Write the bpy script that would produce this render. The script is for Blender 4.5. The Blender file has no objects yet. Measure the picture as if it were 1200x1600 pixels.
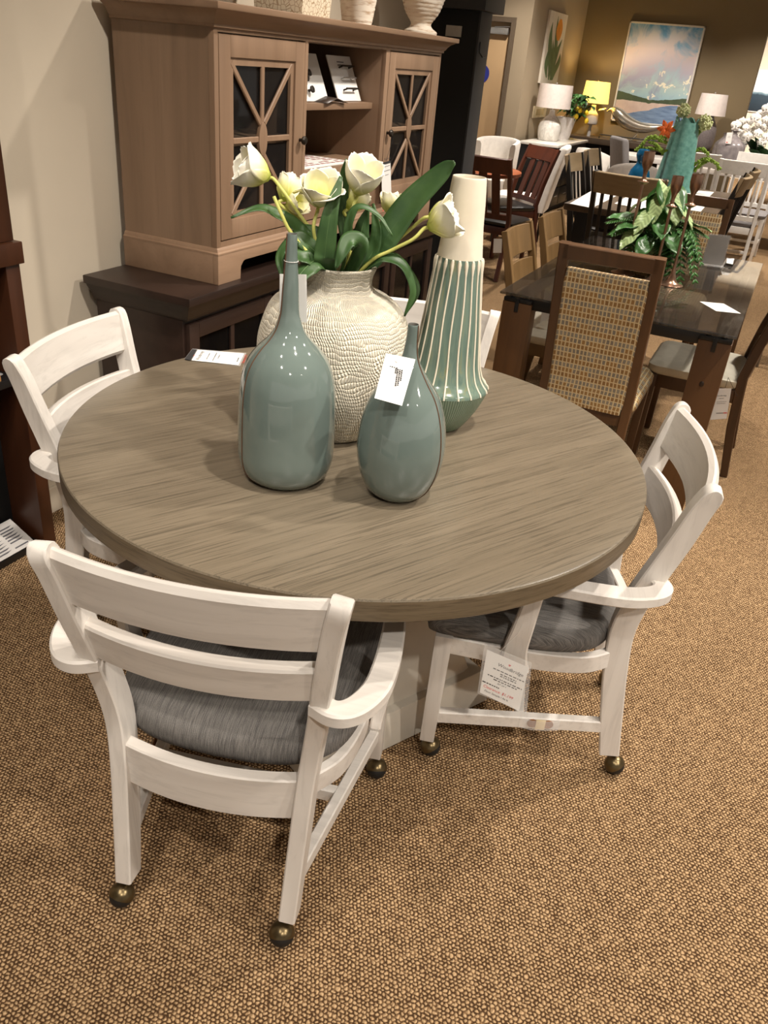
import bpy, bmesh, math, random
import numpy as np
from mathutils import Vector, Matrix, Euler

random.seed(7)
C = bpy.context.scene.collection
PI = math.pi

# ------------------------------------------------------------------ camera model
FPX, PITCH, ROLL, CAMH = 1271.634, 0.5099, 0.09634, 1.5694
YAW = PI / 2 - 1.1691
_c, _s = math.cos(PITCH), math.sin(PITCH)
_Rz = np.array([[math.cos(YAW), -math.sin(YAW), 0], [math.sin(YAW), math.cos(YAW), 0], [0, 0, 1]])
FW = _Rz @ np.array([0, _c, -_s]); _up = _Rz @ np.array([0, _s, _c]); _rt = _Rz @ np.array([1.0, 0, 0])
RT = math.cos(ROLL) * _rt + math.sin(ROLL) * _up
UP = -math.sin(ROLL) * _rt + math.cos(ROLL) * _up
CP = np.array([0, 0, CAMH])

def _ray(px, py): return FW + ((px - 600) / FPX) * RT - ((py - 800) / FPX) * UP
def atz(z, px, py):
    """the point at height z that was measured at this place of the photograph"""
    d = _ray(px, py); return Vector(CP + d * ((z - CAMH) / d[2]))
def atx(x, px, py):
    d = _ray(px, py); return Vector(CP + d * (x / d[0]))
def aty(y, px, py):
    d = _ray(px, py); return Vector(CP + d * (y / d[1]))
def atp(p, px, py, back=0.0):
    """the point on the upright plane through p (x, y) that faces the entrance side, moved away by `back` metres"""
    n = np.array([p[0], p[1]]); L = np.linalg.norm(n); n = n / L
    d = _ray(px, py); return Vector(CP + d * ((L + back) / (d[:2] @ n)))

# ------------------------------------------------------------------ materials
def lin(h):
    if isinstance(h, str):
        h = h.lstrip('#'); v = [int(h[i:i + 2], 16) / 255 for i in (0, 2, 4)]
    else: v = [x / 255 for x in h]
    return tuple((x / 12.92 if x <= 0.04045 else ((x + 0.055) / 1.055) ** 2.4) for x in v) + (1.0,)

class NT:
    def __init__(s, name):
        s.m = bpy.data.materials.new(name); s.m.use_nodes = True
        s.t = s.m.node_tree; s.b = s.t.nodes['Principled BSDF']
    def n(s, typ, **kw):
        x = s.t.nodes.new(typ)
        for k, v in kw.items():
            if k in x.inputs: x.inputs[k].default_value = v
            else: setattr(x, k, v)
        return x
    def l(s, a, b): s.t.links.new(a, b)
    def coord(s, scale=(1, 1, 1), rot=(0, 0, 0), out='Object', loc=(0, 0, 0)):
        tc = s.n('ShaderNodeTexCoord'); mp = s.n('ShaderNodeMapping')
        mp.inputs['Scale'].default_value = scale; mp.inputs['Rotation'].default_value = rot; mp.inputs['Location'].default_value = loc
        s.l(tc.outputs[out], mp.inputs['Vector']); return mp.outputs[0]
    def noise(s, vec, scale, detail=4, rough=.55, dist=0):
        x = s.n('ShaderNodeTexNoise'); x.inputs['Scale'].default_value = scale; x.inputs['Detail'].default_value = detail
        x.inputs['Roughness'].default_value = rough; x.inputs['Distortion'].default_value = dist
        if vec is not None: s.l(vec, x.inputs['Vector'])
        return x.outputs['Fac']
    def ramp(s, fac, stops, interp='LINEAR'):
        r = s.n('ShaderNodeValToRGB'); r.color_ramp.interpolation = interp
        e = r.color_ramp.elements
        while len(e) < len(stops): e.new(.5)
        for k, (p, c) in enumerate(stops): e[k].position = p; e[k].color = c if len(c) == 4 else tuple(c) + (1,)
        s.l(fac, r.inputs[0]); return r.outputs[0]
    def math(s, op, a, b=None, clamp=False):
        x = s.n('ShaderNodeMath', operation=op); x.use_clamp = clamp
        for k, v in enumerate((a, b)):
            if v is None: continue
            if isinstance(v, (int, float)): x.inputs[k].default_value = v
            else: s.l(v, x.inputs[k])
        return x.outputs[0]
    def mix(s, fac, a, b, mode='MIX'):
        x = s.n('ShaderNodeMix', data_type='RGBA', blend_type=mode)
        for k, v in ((0, fac), (6, a), (7, b)):
            if isinstance(v, (int, float)): x.inputs[k].default_value = v
            elif isinstance(v, tuple): x.inputs[k].default_value = v
            else: s.l(v, x.inputs[k])
        return x.outputs[2]
    def bump(s, h, strength=.3, dist=.002):
        b = s.n('ShaderNodeBump'); b.inputs['Strength'].default_value = strength; b.inputs['Distance'].default_value = dist
        s.l(h, b.inputs['Height']); s.l(b.outputs[0], s.b.inputs['Normal'])
    def sep(s, vec):
        x = s.n('ShaderNodeSeparateXYZ'); s.l(vec, x.inputs[0]); return x.outputs
    def col(s, v):
        if isinstance(v, tuple): s.b.inputs['Base Color'].default_value = v
        else: s.l(v, s.b.inputs['Base Color'])
    def set(s, **kw):
        for k, v in kw.items(): s.b.inputs[k.replace('_', ' ')].default_value = v

def plain(name, c, rough=.5, metal=0.0, var=.06, scale=25, **kw):
    """a paint, ceramic, metal or cloth of one colour with a slight uneven tone"""
    t = NT(name); c = lin(c)
    f = t.noise(t.coord(), scale, 3)
    a = tuple(max(0, x * (1 - var)) for x in c[:3]); b = tuple(min(1, x * (1 + var)) for x in c[:3])
    t.col(t.ramp(f, [(.3, a), (.7, b)])); t.set(Roughness=rough, Metallic=metal)
    for k, v in kw.items(): t.b.inputs[k.replace('_', ' ')].default_value = v
    return t.m

def wood(name, dark, light, axis='X', rough=.45, fine=90, stretch=.04, rot=(0, 0, 0), bump=.15, pores=.35, spec=.5, thr=(.36, .5)):
    t = NT(name); sc = [1, 1, 1]; sc['XYZ'.index(axis)] = stretch
    v = t.coord(tuple(sc), rot)
    f1 = t.noise(v, fine, 5, .65, .3); f2 = t.noise(v, fine * .18, 3, .5, .8)
    base = t.ramp(f2, [(.3, lin(dark)), (.72, lin(light))])
    dk = tuple(x * .62 for x in lin(dark)[:3]) + (1,)
    p = t.ramp(f1, [(thr[0], (pores,) * 3), (thr[1], (0, 0, 0))])
    t.col(t.mix(p, base, dk)); t.set(Roughness=rough); t.b.inputs['Specular IOR Level'].default_value = spec
    if bump: t.bump(f1, bump, .0008)
    return t.m

M = {}
def build_materials():
    M['white_wash'] = wood('white_washed_wood', (205, 198, 190), (226, 221, 214), 'Z', .48, 60, .06, pores=.22, bump=.08)
    M['white_wash_x'] = wood('white_washed_wood_crosswise', (205, 198, 190), (226, 221, 214), 'X', .48, 60, .06, pores=.22, bump=.08)
    M['white_paint'] = plain('white_painted_wood', (222, 218, 212), .45)
    M['table_oak'] = wood('grey_brown_oak', (108, 98, 82), (120, 109, 92), 'Y', .34, 330, .014, pores=.85, bump=.08, thr=(.41, .47))
    M['table_edge'] = edge_wood()
    M['pedestal'] = plain('warm_white_pedestal_paint', (206, 198, 184), .5, var=.03)
    # seat cloth: dark grey with pale vertical streaks
    t = NT('charcoal_streaked_cloth'); v = t.coord((1, .02, .03))
    f = t.noise(v, 1200, 1, .6); g = t.noise(t.coord(), 900, 2)
    t.col(t.mix(.5, t.ramp(f, [(.36, lin((64, 63, 62))), (.64, lin((136, 132, 127)))]), t.ramp(g, [(.3, lin((50, 48, 48))), (.7, lin((120, 116, 112)))])))
    t.set(Roughness=.85); t.bump(f, .15, .0008); M['seat_cloth'] = t.m
    # carpet: rows of woven loops
    t = NT('woven_loop_carpet'); tc = t.n('ShaderNodeTexCoord')
    nz = t.n('ShaderNodeTexNoise'); nz.inputs['Scale'].default_value = 80; nz.inputs['Detail'].default_value = 2
    t.l(tc.outputs['Object'], nz.inputs['Vector'])
    vs = t.n('ShaderNodeVectorMath', operation='SUBTRACT'); t.l(nz.outputs['Color'], vs.inputs[0]); vs.inputs[1].default_value = (.5, .5, .5)
    vm = t.n('ShaderNodeVectorMath', operation='SCALE'); t.l(vs.outputs[0], vm.inputs[0]); vm.inputs['Scale'].default_value = .0105
    va = t.n('ShaderNodeVectorMath', operation='ADD'); t.l(tc.outputs['Object'], va.inputs[0]); t.l(vm.outputs[0], va.inputs[1])
    x, y, z = t.sep(va.outputs[0])
    LX, LY = .0092, .0080
    v = t.math('DIVIDE', y, LY); row = t.math('FLOOR', v)
    u = t.math('ADD', t.math('DIVIDE', x, LX), t.math('MULTIPLY', row, .5))
    fu = t.math('SUBTRACT', t.math('FRACT', u), .5); fv = t.math('SUBTRACT', t.math('FRACT', v), .5)
    d = t.math('SQRT', t.math('ADD', t.math('POWER', t.math('MULTIPLY', fu, 1.05), 2.0), t.math('POWER', t.math('MULTIPLY', fv, 1.0), 2.0)))
    hgt = t.math('SUBTRACT', 1.0, t.math('MULTIPLY', d, 1.95), True)
    big = t.noise(tc.outputs['Object'], 3.0, 4); med = t.noise(tc.outputs['Object'], 160, 2)
    hh = t.math('ADD', hgt, t.math('MULTIPLY', t.math('SUBTRACT', med, .5), .55))
    wn = t.n('ShaderNodeTexWhiteNoise'); wn.noise_dimensions = '2D'; cxy = t.n('ShaderNodeCombineXYZ'); t.l(t.math('FLOOR', u), cxy.inputs[0]); t.l(row, cxy.inputs[1]); t.l(cxy.outputs[0], wn.inputs['Vector'])
    hh = t.math('ADD', hh, t.math('MULTIPLY', t.math('SUBTRACT', wn.outputs['Value'], .5), .22))
    c = t.ramp(hh, [(.02, lin((74, 54, 36))), (.22, lin((142, 112, 80))), (.58, lin((200, 168, 128)))])
    t.col(t.mix(.3, c, t.ramp(big, [(.35, lin((134, 106, 76))), (.65, lin((172, 142, 106)))]), 'MULTIPLY') if False else c)
    t.set(Roughness=.95); t.b.inputs['Specular IOR Level'].default_value = .1
    t.bump(hh, .9, .004); M['carpet'] = t.m
    M['carpet_far'] = M['carpet']
    M['hutch'] = wood('taupe_washed_maple', (128, 102, 80), (150, 122, 98), 'Z', .5, 40, .07, pores=.16, bump=.06)
    M['hutch_dark'] = wood('taupe_maple_panel', (122, 98, 77), (144, 118, 95), 'Z', .55, 40, .07, pores=.2, bump=.06)
    M['hutch_y'] = wood('taupe_washed_maple_crosswise', (128, 102, 80), (150, 122, 98), 'Y', .5, 40, .07, pores=.16, bump=.06)
    M['espresso'] = wood('espresso_wood', (38, 26, 21), (52, 37, 30), 'Y', .38, 50, .06, pores=.2, bump=.05)
    M['cherry'] = wood('dark_cherry_wood', (56, 29, 14), (76, 42, 22), 'Z', .4, 40, .06, pores=.2, bump=.05)
    M['black_matte'] = plain('matte_black_panel', (14, 14, 15), .7)
    M['black_satin'] = plain('satin_black_paint', (22, 22, 23), .35)
    M['charcoal'] = plain('charcoal_paint', (48, 48, 50), .6)
    M['wall_beige'] = plain('beige_wall_paint', (208, 196, 176), .85, var=.02, scale=4)
    M['wall_tan'] = plain('tan_wall_paint', (158, 142, 118), .85, var=.02, scale=4)
    M['wall_olive'] = plain('olive_brown_wall_paint', (120, 104, 77), .8, var=.02, scale=4)
    M['wall_cream'] = plain('cream_wall_paint', (225, 212, 190), .85, var=.02, scale=4)
    M['ceiling'] = plain('white_ceiling_paint', (215, 208, 196), .9, var=.02, scale=4)
    M['door_tan'] = plain('tan_door_paint', (190, 158, 118), .5, var=.03, scale=3)
    M['door_frame'] = plain('brown_door_frame_paint', (98, 84, 68), .5)
    M['steel'] = plain('brushed_steel', (190, 188, 184), .35, .8)
    # aged brass caster
    M['brass'] = plain('aged_brass', (104, 90, 64), .3, .85, var=.3, scale=40)
    M['rubber'] = plain('black_rubber', (20, 19, 18), .6)
    M['paper'] = plain('white_paper', (238, 236, 232), .6, var=.01)
    M['ink'] = plain('black_ink', (32, 30, 30), .6)
    M['red_ink'] = plain('red_ink', (214, 62, 62), .6)
    M['green_ink'] = plain('green_ink', (40, 170, 90), .6)
    # clear sleeve / glass panes
    t = NT('clear_plastic'); t.col((1, 1, 1, 1)); t.set(Roughness=.08, IOR=1.2, Alpha=.16); M['plastic'] = t.m
    t = NT('door_glass'); t.col((.02, .02, .02, 1)); t.set(Roughness=.03, IOR=1.45, Alpha=.30); M['pane'] = t.m
    t = NT('smoked_glass'); t.col(lin((38, 34, 30))); t.set(Roughness=.03, IOR=1.5, Alpha=.62); t.b.inputs['Specular IOR Level'].default_value = 1.0; M['smoked'] = t.m
    # vases
    t = NT('blue_green_glaze'); f = t.noise(t.coord(), 6, 4)
    t.col(t.ramp(f, [(.3, lin((96, 109, 104))), (.7, lin((107, 120, 115)))])); t.set(Roughness=.06); t.b.inputs['Coat Weight'].default_value = .6; t.b.inputs['Coat Roughness'].default_value = .03
    M['glaze'] = t.m
    M['glaze_seam'] = plain('bare_brown_clay', (84, 58, 38), .5)
    M['glaze_in'] = plain('dark_clay_inside', (62, 60, 54), .7)
    # urn: chipped plaster, rows of small gouges
    t = NT('cream_plaster'); f = t.noise(t.coord(), 18, 4)
    t.col(t.ramp(f, [(.3, lin((222, 210, 190))), (.7, lin((238, 229, 212)))])); t.set(Roughness=.8)
    M['plaster'] = t.m
    # striped vase
    M['vase_cream'] = plain('cream_stoneware', (224, 214, 194), .75, var=.03)
    t = NT('green_streaked_glaze'); v = t.coord((1, 1, .03)); f = t.noise(v, 70, 3, .6, .6)
    t.col(t.ramp(f, [(.32, lin((86, 106, 97))), (.55, lin((104, 122, 109))), (.72, lin((122, 126, 94)))])); t.set(Roughness=.16); M['vase_green'] = t.m
    t = NT('sage_ribbed_glaze'); tc = t.n('ShaderNodeTexCoord'); x, y, z = t.sep(tc.outputs['Object'])
    a = t.math('ARCTAN2', y, x); w = t.math('SINE', t.math('MULTIPLY', a, 110.0))
    t.col(t.ramp(w, [(.0, lin((104, 126, 106))), (.7, lin((134, 154, 132)))])); t.set(Roughness=.25); t.bump(w, .4, .002); M['vase_ribbed'] = t.m
    # tulips
    t = NT('cream_tulip_petal'); tc = t.n('ShaderNodeTexCoord'); x, y, z = t.sep(tc.outputs['Object'])
    vn = t.noise(t.coord((1, 1, .2)), 160, 2)
    zz = t.math('ADD', z, t.math('MULTIPLY', t.math('SUBTRACT', vn, .5), .012))
    t.col(t.ramp(t.math('MULTIPLY', zz, 16.0), [(.0, lin((178, 190, 74))), (.30, lin((222, 220, 132))), (.62, lin((238, 233, 202))), (1, lin((242, 238, 224)))]))
    t.set(Roughness=.55); t.b.inputs['Subsurface Weight'].default_value = .0; M['petal'] = t.m
    M['stem'] = plain('yellow_green_stem', (196, 196, 106), .5)
    t = NT('tulip_leaf'); tc = t.n('ShaderNodeTexCoord'); f = t.noise(t.coord(), 14, 3)
    t.col(t.ramp(f, [(.3, lin((42, 70, 36))), (.7, lin((66, 96, 50)))])); t.set(Roughness=.45); M['leaf'] = t.m
    M['leaf_vein'] = plain('pale_leaf_vein', (120, 150, 92), .5)
    M['bronze'] = plain('dark_bronze', (48, 42, 36), .4, .6)

def R_(d): return math.radians(d)
def edge_wood():
    t = NT('grey_brown_oak_edge'); v = t.coord((.06, .06, 1)); f = t.noise(v, 260, 4, .6); g = t.noise(v, 50, 3)
    t.col(t.mix(t.ramp(f, [(.36, (.5,) * 3), (.5, (0, 0, 0))]), t.ramp(g, [(.3, lin((92, 80, 62))), (.7, lin((112, 98, 78)))]), lin((60, 50, 36))))
    t.set(Roughness=.45); t.bump(f, .15, .0008); return t.m

# ------------------------------------------------------------------ mesh helpers
class MB:
    """collects shapes for one mesh object (coordinates of whatever frame the caller uses)"""
    def __init__(s): s.bm = bmesh.new()
    def _merge(s, b, mtx=None, mi=0):
        if mtx is not None: bmesh.ops.transform(b, matrix=mtx, verts=b.verts)
        vm = [s.bm.verts.new(v.co) for v in b.verts]
        b.verts.index_update()
        for f in b.faces:
            try:
                nf = s.bm.faces.new([vm[v.index] for v in f.verts]); nf.material_index = mi
            except ValueError: pass
        b.free()
    def box(s, c, size, bev=.002, rot=None, seg=2, mi=0):
        b = bmesh.new(); bmesh.ops.create_cube(b, size=1)
        bmesh.ops.scale(b, vec=size, verts=b.verts)
        m = min(size) * .45; bev = min(bev, m)
        if bev > 0: bmesh.ops.bevel(b, geom=list(b.edges), offset=bev, segments=seg, profile=.6, affect='EDGES')
        mt = Matrix.Translation(c)
        if rot is not None: mt = mt @ Euler(rot).to_matrix().to_4x4()
        s._merge(b, mt, mi); return s
    def bx(s, x0, x1, y0, y1, z0, z1, bev=.002, mi=0):
        return s.box(((x0 + x1) / 2, (y0 + y1) / 2, (z0 + z1) / 2), (abs(x1 - x0), abs(y1 - y0), abs(z1 - z0)), bev, mi=mi)
    def prism(s, pts, axis, a, b_, bev=.0015, mi=0):
        """closed 2D outline pushed along axis from a to b_ ; for axis X the outline is (y, z), Y (x, z), Z (x, y)"""
        b = bmesh.new()
        def P(p, h): return {'X': (h, p[0], p[1]), 'Y': (p[0], h, p[1]), 'Z': (p[0], p[1], h)}[axis]
        lo = [b.verts.new(P(p, a)) for p in pts]; hi = [b.verts.new(P(p, b_)) for p in pts]
        n = len(pts)
        for i in range(n): b.faces.new((lo[i], lo[(i + 1) % n], hi[(i + 1) % n], hi[i]))
        b.faces.new(lo); b.faces.new(hi)
        bmesh.ops.recalc_face_normals(b, faces=b.faces)
        b.normal_update()
        if bev > 0:
            es = [e for e in b.edges if len(e.link_faces) == 2 and e.calc_face_angle(0) > .6]
            bmesh.ops.bevel(b, geom=es, offset=bev, segments=2, profile=.6, affect='EDGES')
        bmesh.ops.triangulate(b, faces=[f for f in b.faces if len(f.verts) > 4])
        s._merge(b, None, mi); return s
    def frustum(s, c0, s0, z0, c1, s1, z1, bev=.002, mi=0):
        """a tapering post: rectangle s0 about c0 at z0 to rectangle s1 about c1 at z1"""
        b = bmesh.new(); v = []
        for (c, sz, z) in ((c0, s0, z0), (c1, s1, z1)):
            for dx, dy in ((-1, -1), (1, -1), (1, 1), (-1, 1)): v.append(b.verts.new((c[0] + dx * sz[0] / 2, c[1] + dy * sz[1] / 2, z)))
        for q in ((0, 1, 2, 3), (4, 5, 6, 7), (0, 1, 5, 4), (1, 2, 6, 5), (2, 3, 7, 6), (3, 0, 4, 7)): b.faces.new([v[k] for k in q])
        bmesh.ops.recalc_face_normals(b, faces=b.faces)
        if bev > 0: bmesh.ops.bevel(b, geom=list(b.edges), offset=bev, segments=2, profile=.6, affect='EDGES')
        s._merge(b, None, mi); return s
    def sweep(s, rings, close=False, caps=True, mi=0):
        """skin over equal-length rings of points"""
        b = bmesh.new(); R = [[b.verts.new(p) for p in r] for r in rings]; n = len(rings[0])
        m = len(R)
        for i in range(m if close else m - 1):
            A, B = R[i], R[(i + 1) % m]
            for k in range(n):
                try: b.faces.new((A[k], A[(k + 1) % n], B[(k + 1) % n], B[k]))
                except ValueError: pass
        if caps and not close: b.faces.new(R[0]); b.faces.new(R[-1])
        bmesh.ops.recalc_face_normals(b, faces=b.faces)
        s._merge(b, None, mi); return s
    def bar(s, path, w, h, up=(0, 0, 1), bev=.003, mi=0):
        """rectangular bar along a path of points; w sideways, h along up (numbers or lists)"""
        P = [Vector(p) for p in path]; up = Vector(up); rings = []
        for i, p in enumerate(P):
            t = (P[min(i + 1, len(P) - 1)] - P[max(i - 1, 0)]).normalized()
            sd = t.cross(up).normalized(); u2 = sd.cross(t).normalized()
            ww = (w[i] if isinstance(w, (list, tuple)) else w) / 2; hh = (h[i] if isinstance(h, (list, tuple)) else h) / 2
            bb = min(bev, ww * .8, hh * .8)
            rings.append([p + sd * a + u2 * q for a, q in ((-ww + bb, -hh), (ww - bb, -hh), (ww, -hh + bb), (ww, hh - bb), (ww - bb, hh), (-ww + bb, hh), (-ww, hh - bb), (-ww, -hh + bb))])
        return s.sweep(rings, mi=mi)
    def tube(s, path, r, n=10, mi=0, caps=True):
        P = [Vector(p) for p in path]; rings = []
        ref = Vector((0, 0, 1)); t0 = (P[1] - P[0]).normalized()
        if abs(t0.dot(ref)) > .9: ref = Vector((1, 0, 0))
        sd = t0.cross(ref).normalized()
        for i, p in enumerate(P):
            t = (P[min(i + 1, len(P) - 1)] - P[max(i - 1, 0)]).normalized()
            sd = (sd - t * sd.dot(t)).normalized(); u = t.cross(sd)
            rr = r[i] if isinstance(r, (list, tuple)) else r
            rings.append([p + (sd * math.cos(2 * PI * k / n) + u * math.sin(2 * PI * k / n)) * rr for k in range(n)])
        return s.sweep(rings, caps=caps, mi=mi)
    def lathe(s, prof, c=(0, 0, 0), n=48, mi=0, fn=None):
        """turn a profile of (r, z) about the upright axis through c; r = 0 closes the end"""
        b = bmesh.new(); R = []
        for (r, z) in prof:
            if r <= 1e-6: R.append([b.verts.new((c[0], c[1], c[2] + z))]); continue
            ring = []
            for k in range(n):
                a = 2 * PI * k / n; rr = r * (fn(a, z) if fn else 1)
                ring.append(b.verts.new((c[0] + rr * math.cos(a), c[1] + rr * math.sin(a), c[2] + z)))
            R.append(ring)
        for A, B in zip(R, R[1:]):
            for k in range(n):
                q = [A[k % len(A)], A[(k + 1) % len(A)], B[(k + 1) % len(B)], B[k % len(B)]]
                q2 = []
                for v in q:
                    if v not in q2: q2.append(v)
                if len(q2) > 2:
                    try: b.faces.new(q2)
                    except ValueError: pass
        bmesh.ops.recalc_face_normals(b, faces=b.faces)
        s._merge(b, None, mi); return s
    def ball(s, c, r, n=16, scale=(1, 1, 1), mi=0):
        b = bmesh.new(); bmesh.ops.create_uvsphere(b, u_segments=n, v_segments=max(6, n // 2), radius=r)
        s._merge(b, Matrix.Translation(c) @ Matrix.Diagonal((*scale, 1)), mi); return s
    def cyl(s, c, r, h, axis='Z', n=24, mi=0, r2=None):
        b = bmesh.new(); bmesh.ops.create_cone(b, cap_ends=True, segments=n, radius1=r, radius2=r if r2 is None else r2, depth=h)
        m = {'Z': Matrix(), 'X': Matrix.Rotation(PI / 2, 4, 'Y'), 'Y': Matrix.Rotation(-PI / 2, 4, 'X')}[axis]
        s._merge(b, Matrix.Translation(c) @ m, mi); return s
    def grid(s, pts, mi=0):
        """pts[i][j] -> quad sheet"""
        b = bmesh.new(); V = [[b.verts.new(p) for p in row] for row in pts]
        for i in range(len(V) - 1):
            for j in range(len(V[0]) - 1):
                try: b.faces.new((V[i][j], V[i + 1][j], V[i + 1][j + 1], V[i][j + 1]))
                except ValueError: pass
        bmesh.ops.remove_doubles(b, verts=b.verts, dist=1e-6)
        s._merge(b, None, mi); return s
    def quad(s, *p, mi=0):
        f = s.bm.faces.new([s.bm.verts.new(q) for q in p]); f.material_index = mi; return s
    def build(s, name, mat, parent=None, world=False, smooth=35, mods=()):
        """link as one mesh object; world=True: the points are in room coordinates although there is a parent"""
        if world and parent is not None:
            bmesh.ops.transform(s.bm, matrix=base_matrix(parent).inverted(), verts=s.bm.verts)
        me = bpy.data.meshes.new(name)
        for f in s.bm.faces: f.smooth = smooth is not None
        s.bm.normal_update()
        if smooth is not None:
            for e in s.bm.edges:
                if len(e.link_faces) == 2 and e.calc_face_angle(0) > math.radians(smooth): e.smooth = False
        s.bm.to_mesh(me); s.bm.free()
        for m in (mat if isinstance(mat, (list, tuple)) else [mat]): me.materials.append(m)
        o = bpy.data.objects.new(name, me); C.objects.link(o)
        if parent is not None: o.parent = parent
        for mod in mods:
            md = o.modifiers.new(mod[0].lower(), mod[0])
            for k, v in mod[1].items(): setattr(md, k, v)
        return o

def base_matrix(o):
    m = Matrix.Translation(o.location) @ o.rotation_euler.to_matrix().to_4x4() @ Matrix.Diagonal((*o.scale, 1))
    return base_matrix(o.parent) @ m if o.parent else m

def thing(name, label, cat, loc=(0, 0, 0), rz=0, group=None):
    o = bpy.data.objects.new(name, None); C.objects.link(o); o.empty_display_size = .05
    o.location = loc; o.rotation_euler = (0, 0, rz); return tag(o, label, cat, group)
def tag(o, label, cat, group=None):
    o['label'] = label; o['category'] = cat
    if group: o['group'] = group
    return o
def struct(name, mb, mat, smooth=None):
    o = mb.build(name, mat, smooth=smooth); o['kind'] = 'structure'; return o
def kids(o): return [c for c in bpy.data.objects if c.parent == o]
def dup(root, loc, rz=None, label=None, name=None):
    """a copy of a thing with copies of its parts and sub-parts"""
    def cp(o, par):
        c = o.copy(); C.objects.link(c)
        if par is not None: c.parent = par
        for k in kids(o): cp(k, c)
        return c
    r = cp(root, None); r.location = loc
    if rz is not None: r.rotation_euler = (0, 0, rz)
    if label: r['label'] = label
    return r

def crom(pts, n=8):
    """smooth path through points"""
    P = [Vector(p) for p in pts]; P = [P[0] * 2 - P[1]] + P + [P[-1] * 2 - P[-2]]; out = []
    for i in range(1, len(P) - 2):
        for k in range(n):
            t = k / n; a, b, c, d = P[i - 1], P[i], P[i + 1], P[i + 2]
            out.append(.5 * (2 * b + (c - a) * t + (2 * a - 5 * b + 4 * c - d) * t * t + (3 * b - a - 3 * c + d) * t ** 3))
    return out + [P[-2]]
def crom2(pts, n=6): return [(v.x, v.y) for v in crom([(p[0], p[1], 0) for p in pts], n)]
def lerp(a, b, t): return a + (b - a) * t
def rrect(w, d, r, n=5, cx=0, cy=0):
    out = []
    for (sx, sy, a0) in ((1, 1, 0), (-1, 1, 90), (-1, -1, 180), (1, -1, 270)):
        for k in range(n + 1):
            a = math.radians(a0 + 90 * k / n)
            out.append((cx + sx * (w / 2 - r) + r * math.cos(a), cy + sy * (d / 2 - r) + r * math.sin(a)))
    return out

def lettering(lines, parent, mat, name='lettering', mtx=None):
    """lines of text as one mesh: (text, x, y, size, align) on the XY plane, then moved by mtx (parent's frame)"""
    mb = MB()
    for (txt, x, y, size, al) in lines:
        cu = bpy.data.curves.new('text', 'FONT'); cu.body = txt; cu.size = size; cu.align_x = al; cu.resolution_u = 2
        o = bpy.data.objects.new('text', cu); C.objects.link(o)
        bpy.context.view_layer.update()
        me = bpy.data.meshes.new_from_object(o.evaluated_get(bpy.context.evaluated_depsgraph_get()))
        b = bmesh.new(); b.from_mesh(me); bmesh.ops.translate(b, vec=(x, y, 0), verts=b.verts)
        bpy.data.objects.remove(o); bpy.data.curves.remove(cu); bpy.data.meshes.remove(me)
        mb._merge(b, mtx)
    return mb.build(name, mat, parent, smooth=None)

def frame_matrix(o, ex, ey):
    """matrix with origin o, x along ex, y along ey"""
    ex = Vector(ex).normalized(); ez = ex.cross(Vector(ey)).normalized(); ey = ez.cross(ex)
    m = Matrix((ex, ey, ez)).transposed().to_4x4(); m.translation = o; return m

# ------------------------------------------------------------------ the setting
build_materials()
WALLX = -2.13          # plane of the beige wall behind the buffet
BACKY = 13.3           # olive wall
TULX = -3.30           # wall with the tulip picture
DOORY = 10.76          # wall with the tan door

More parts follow.
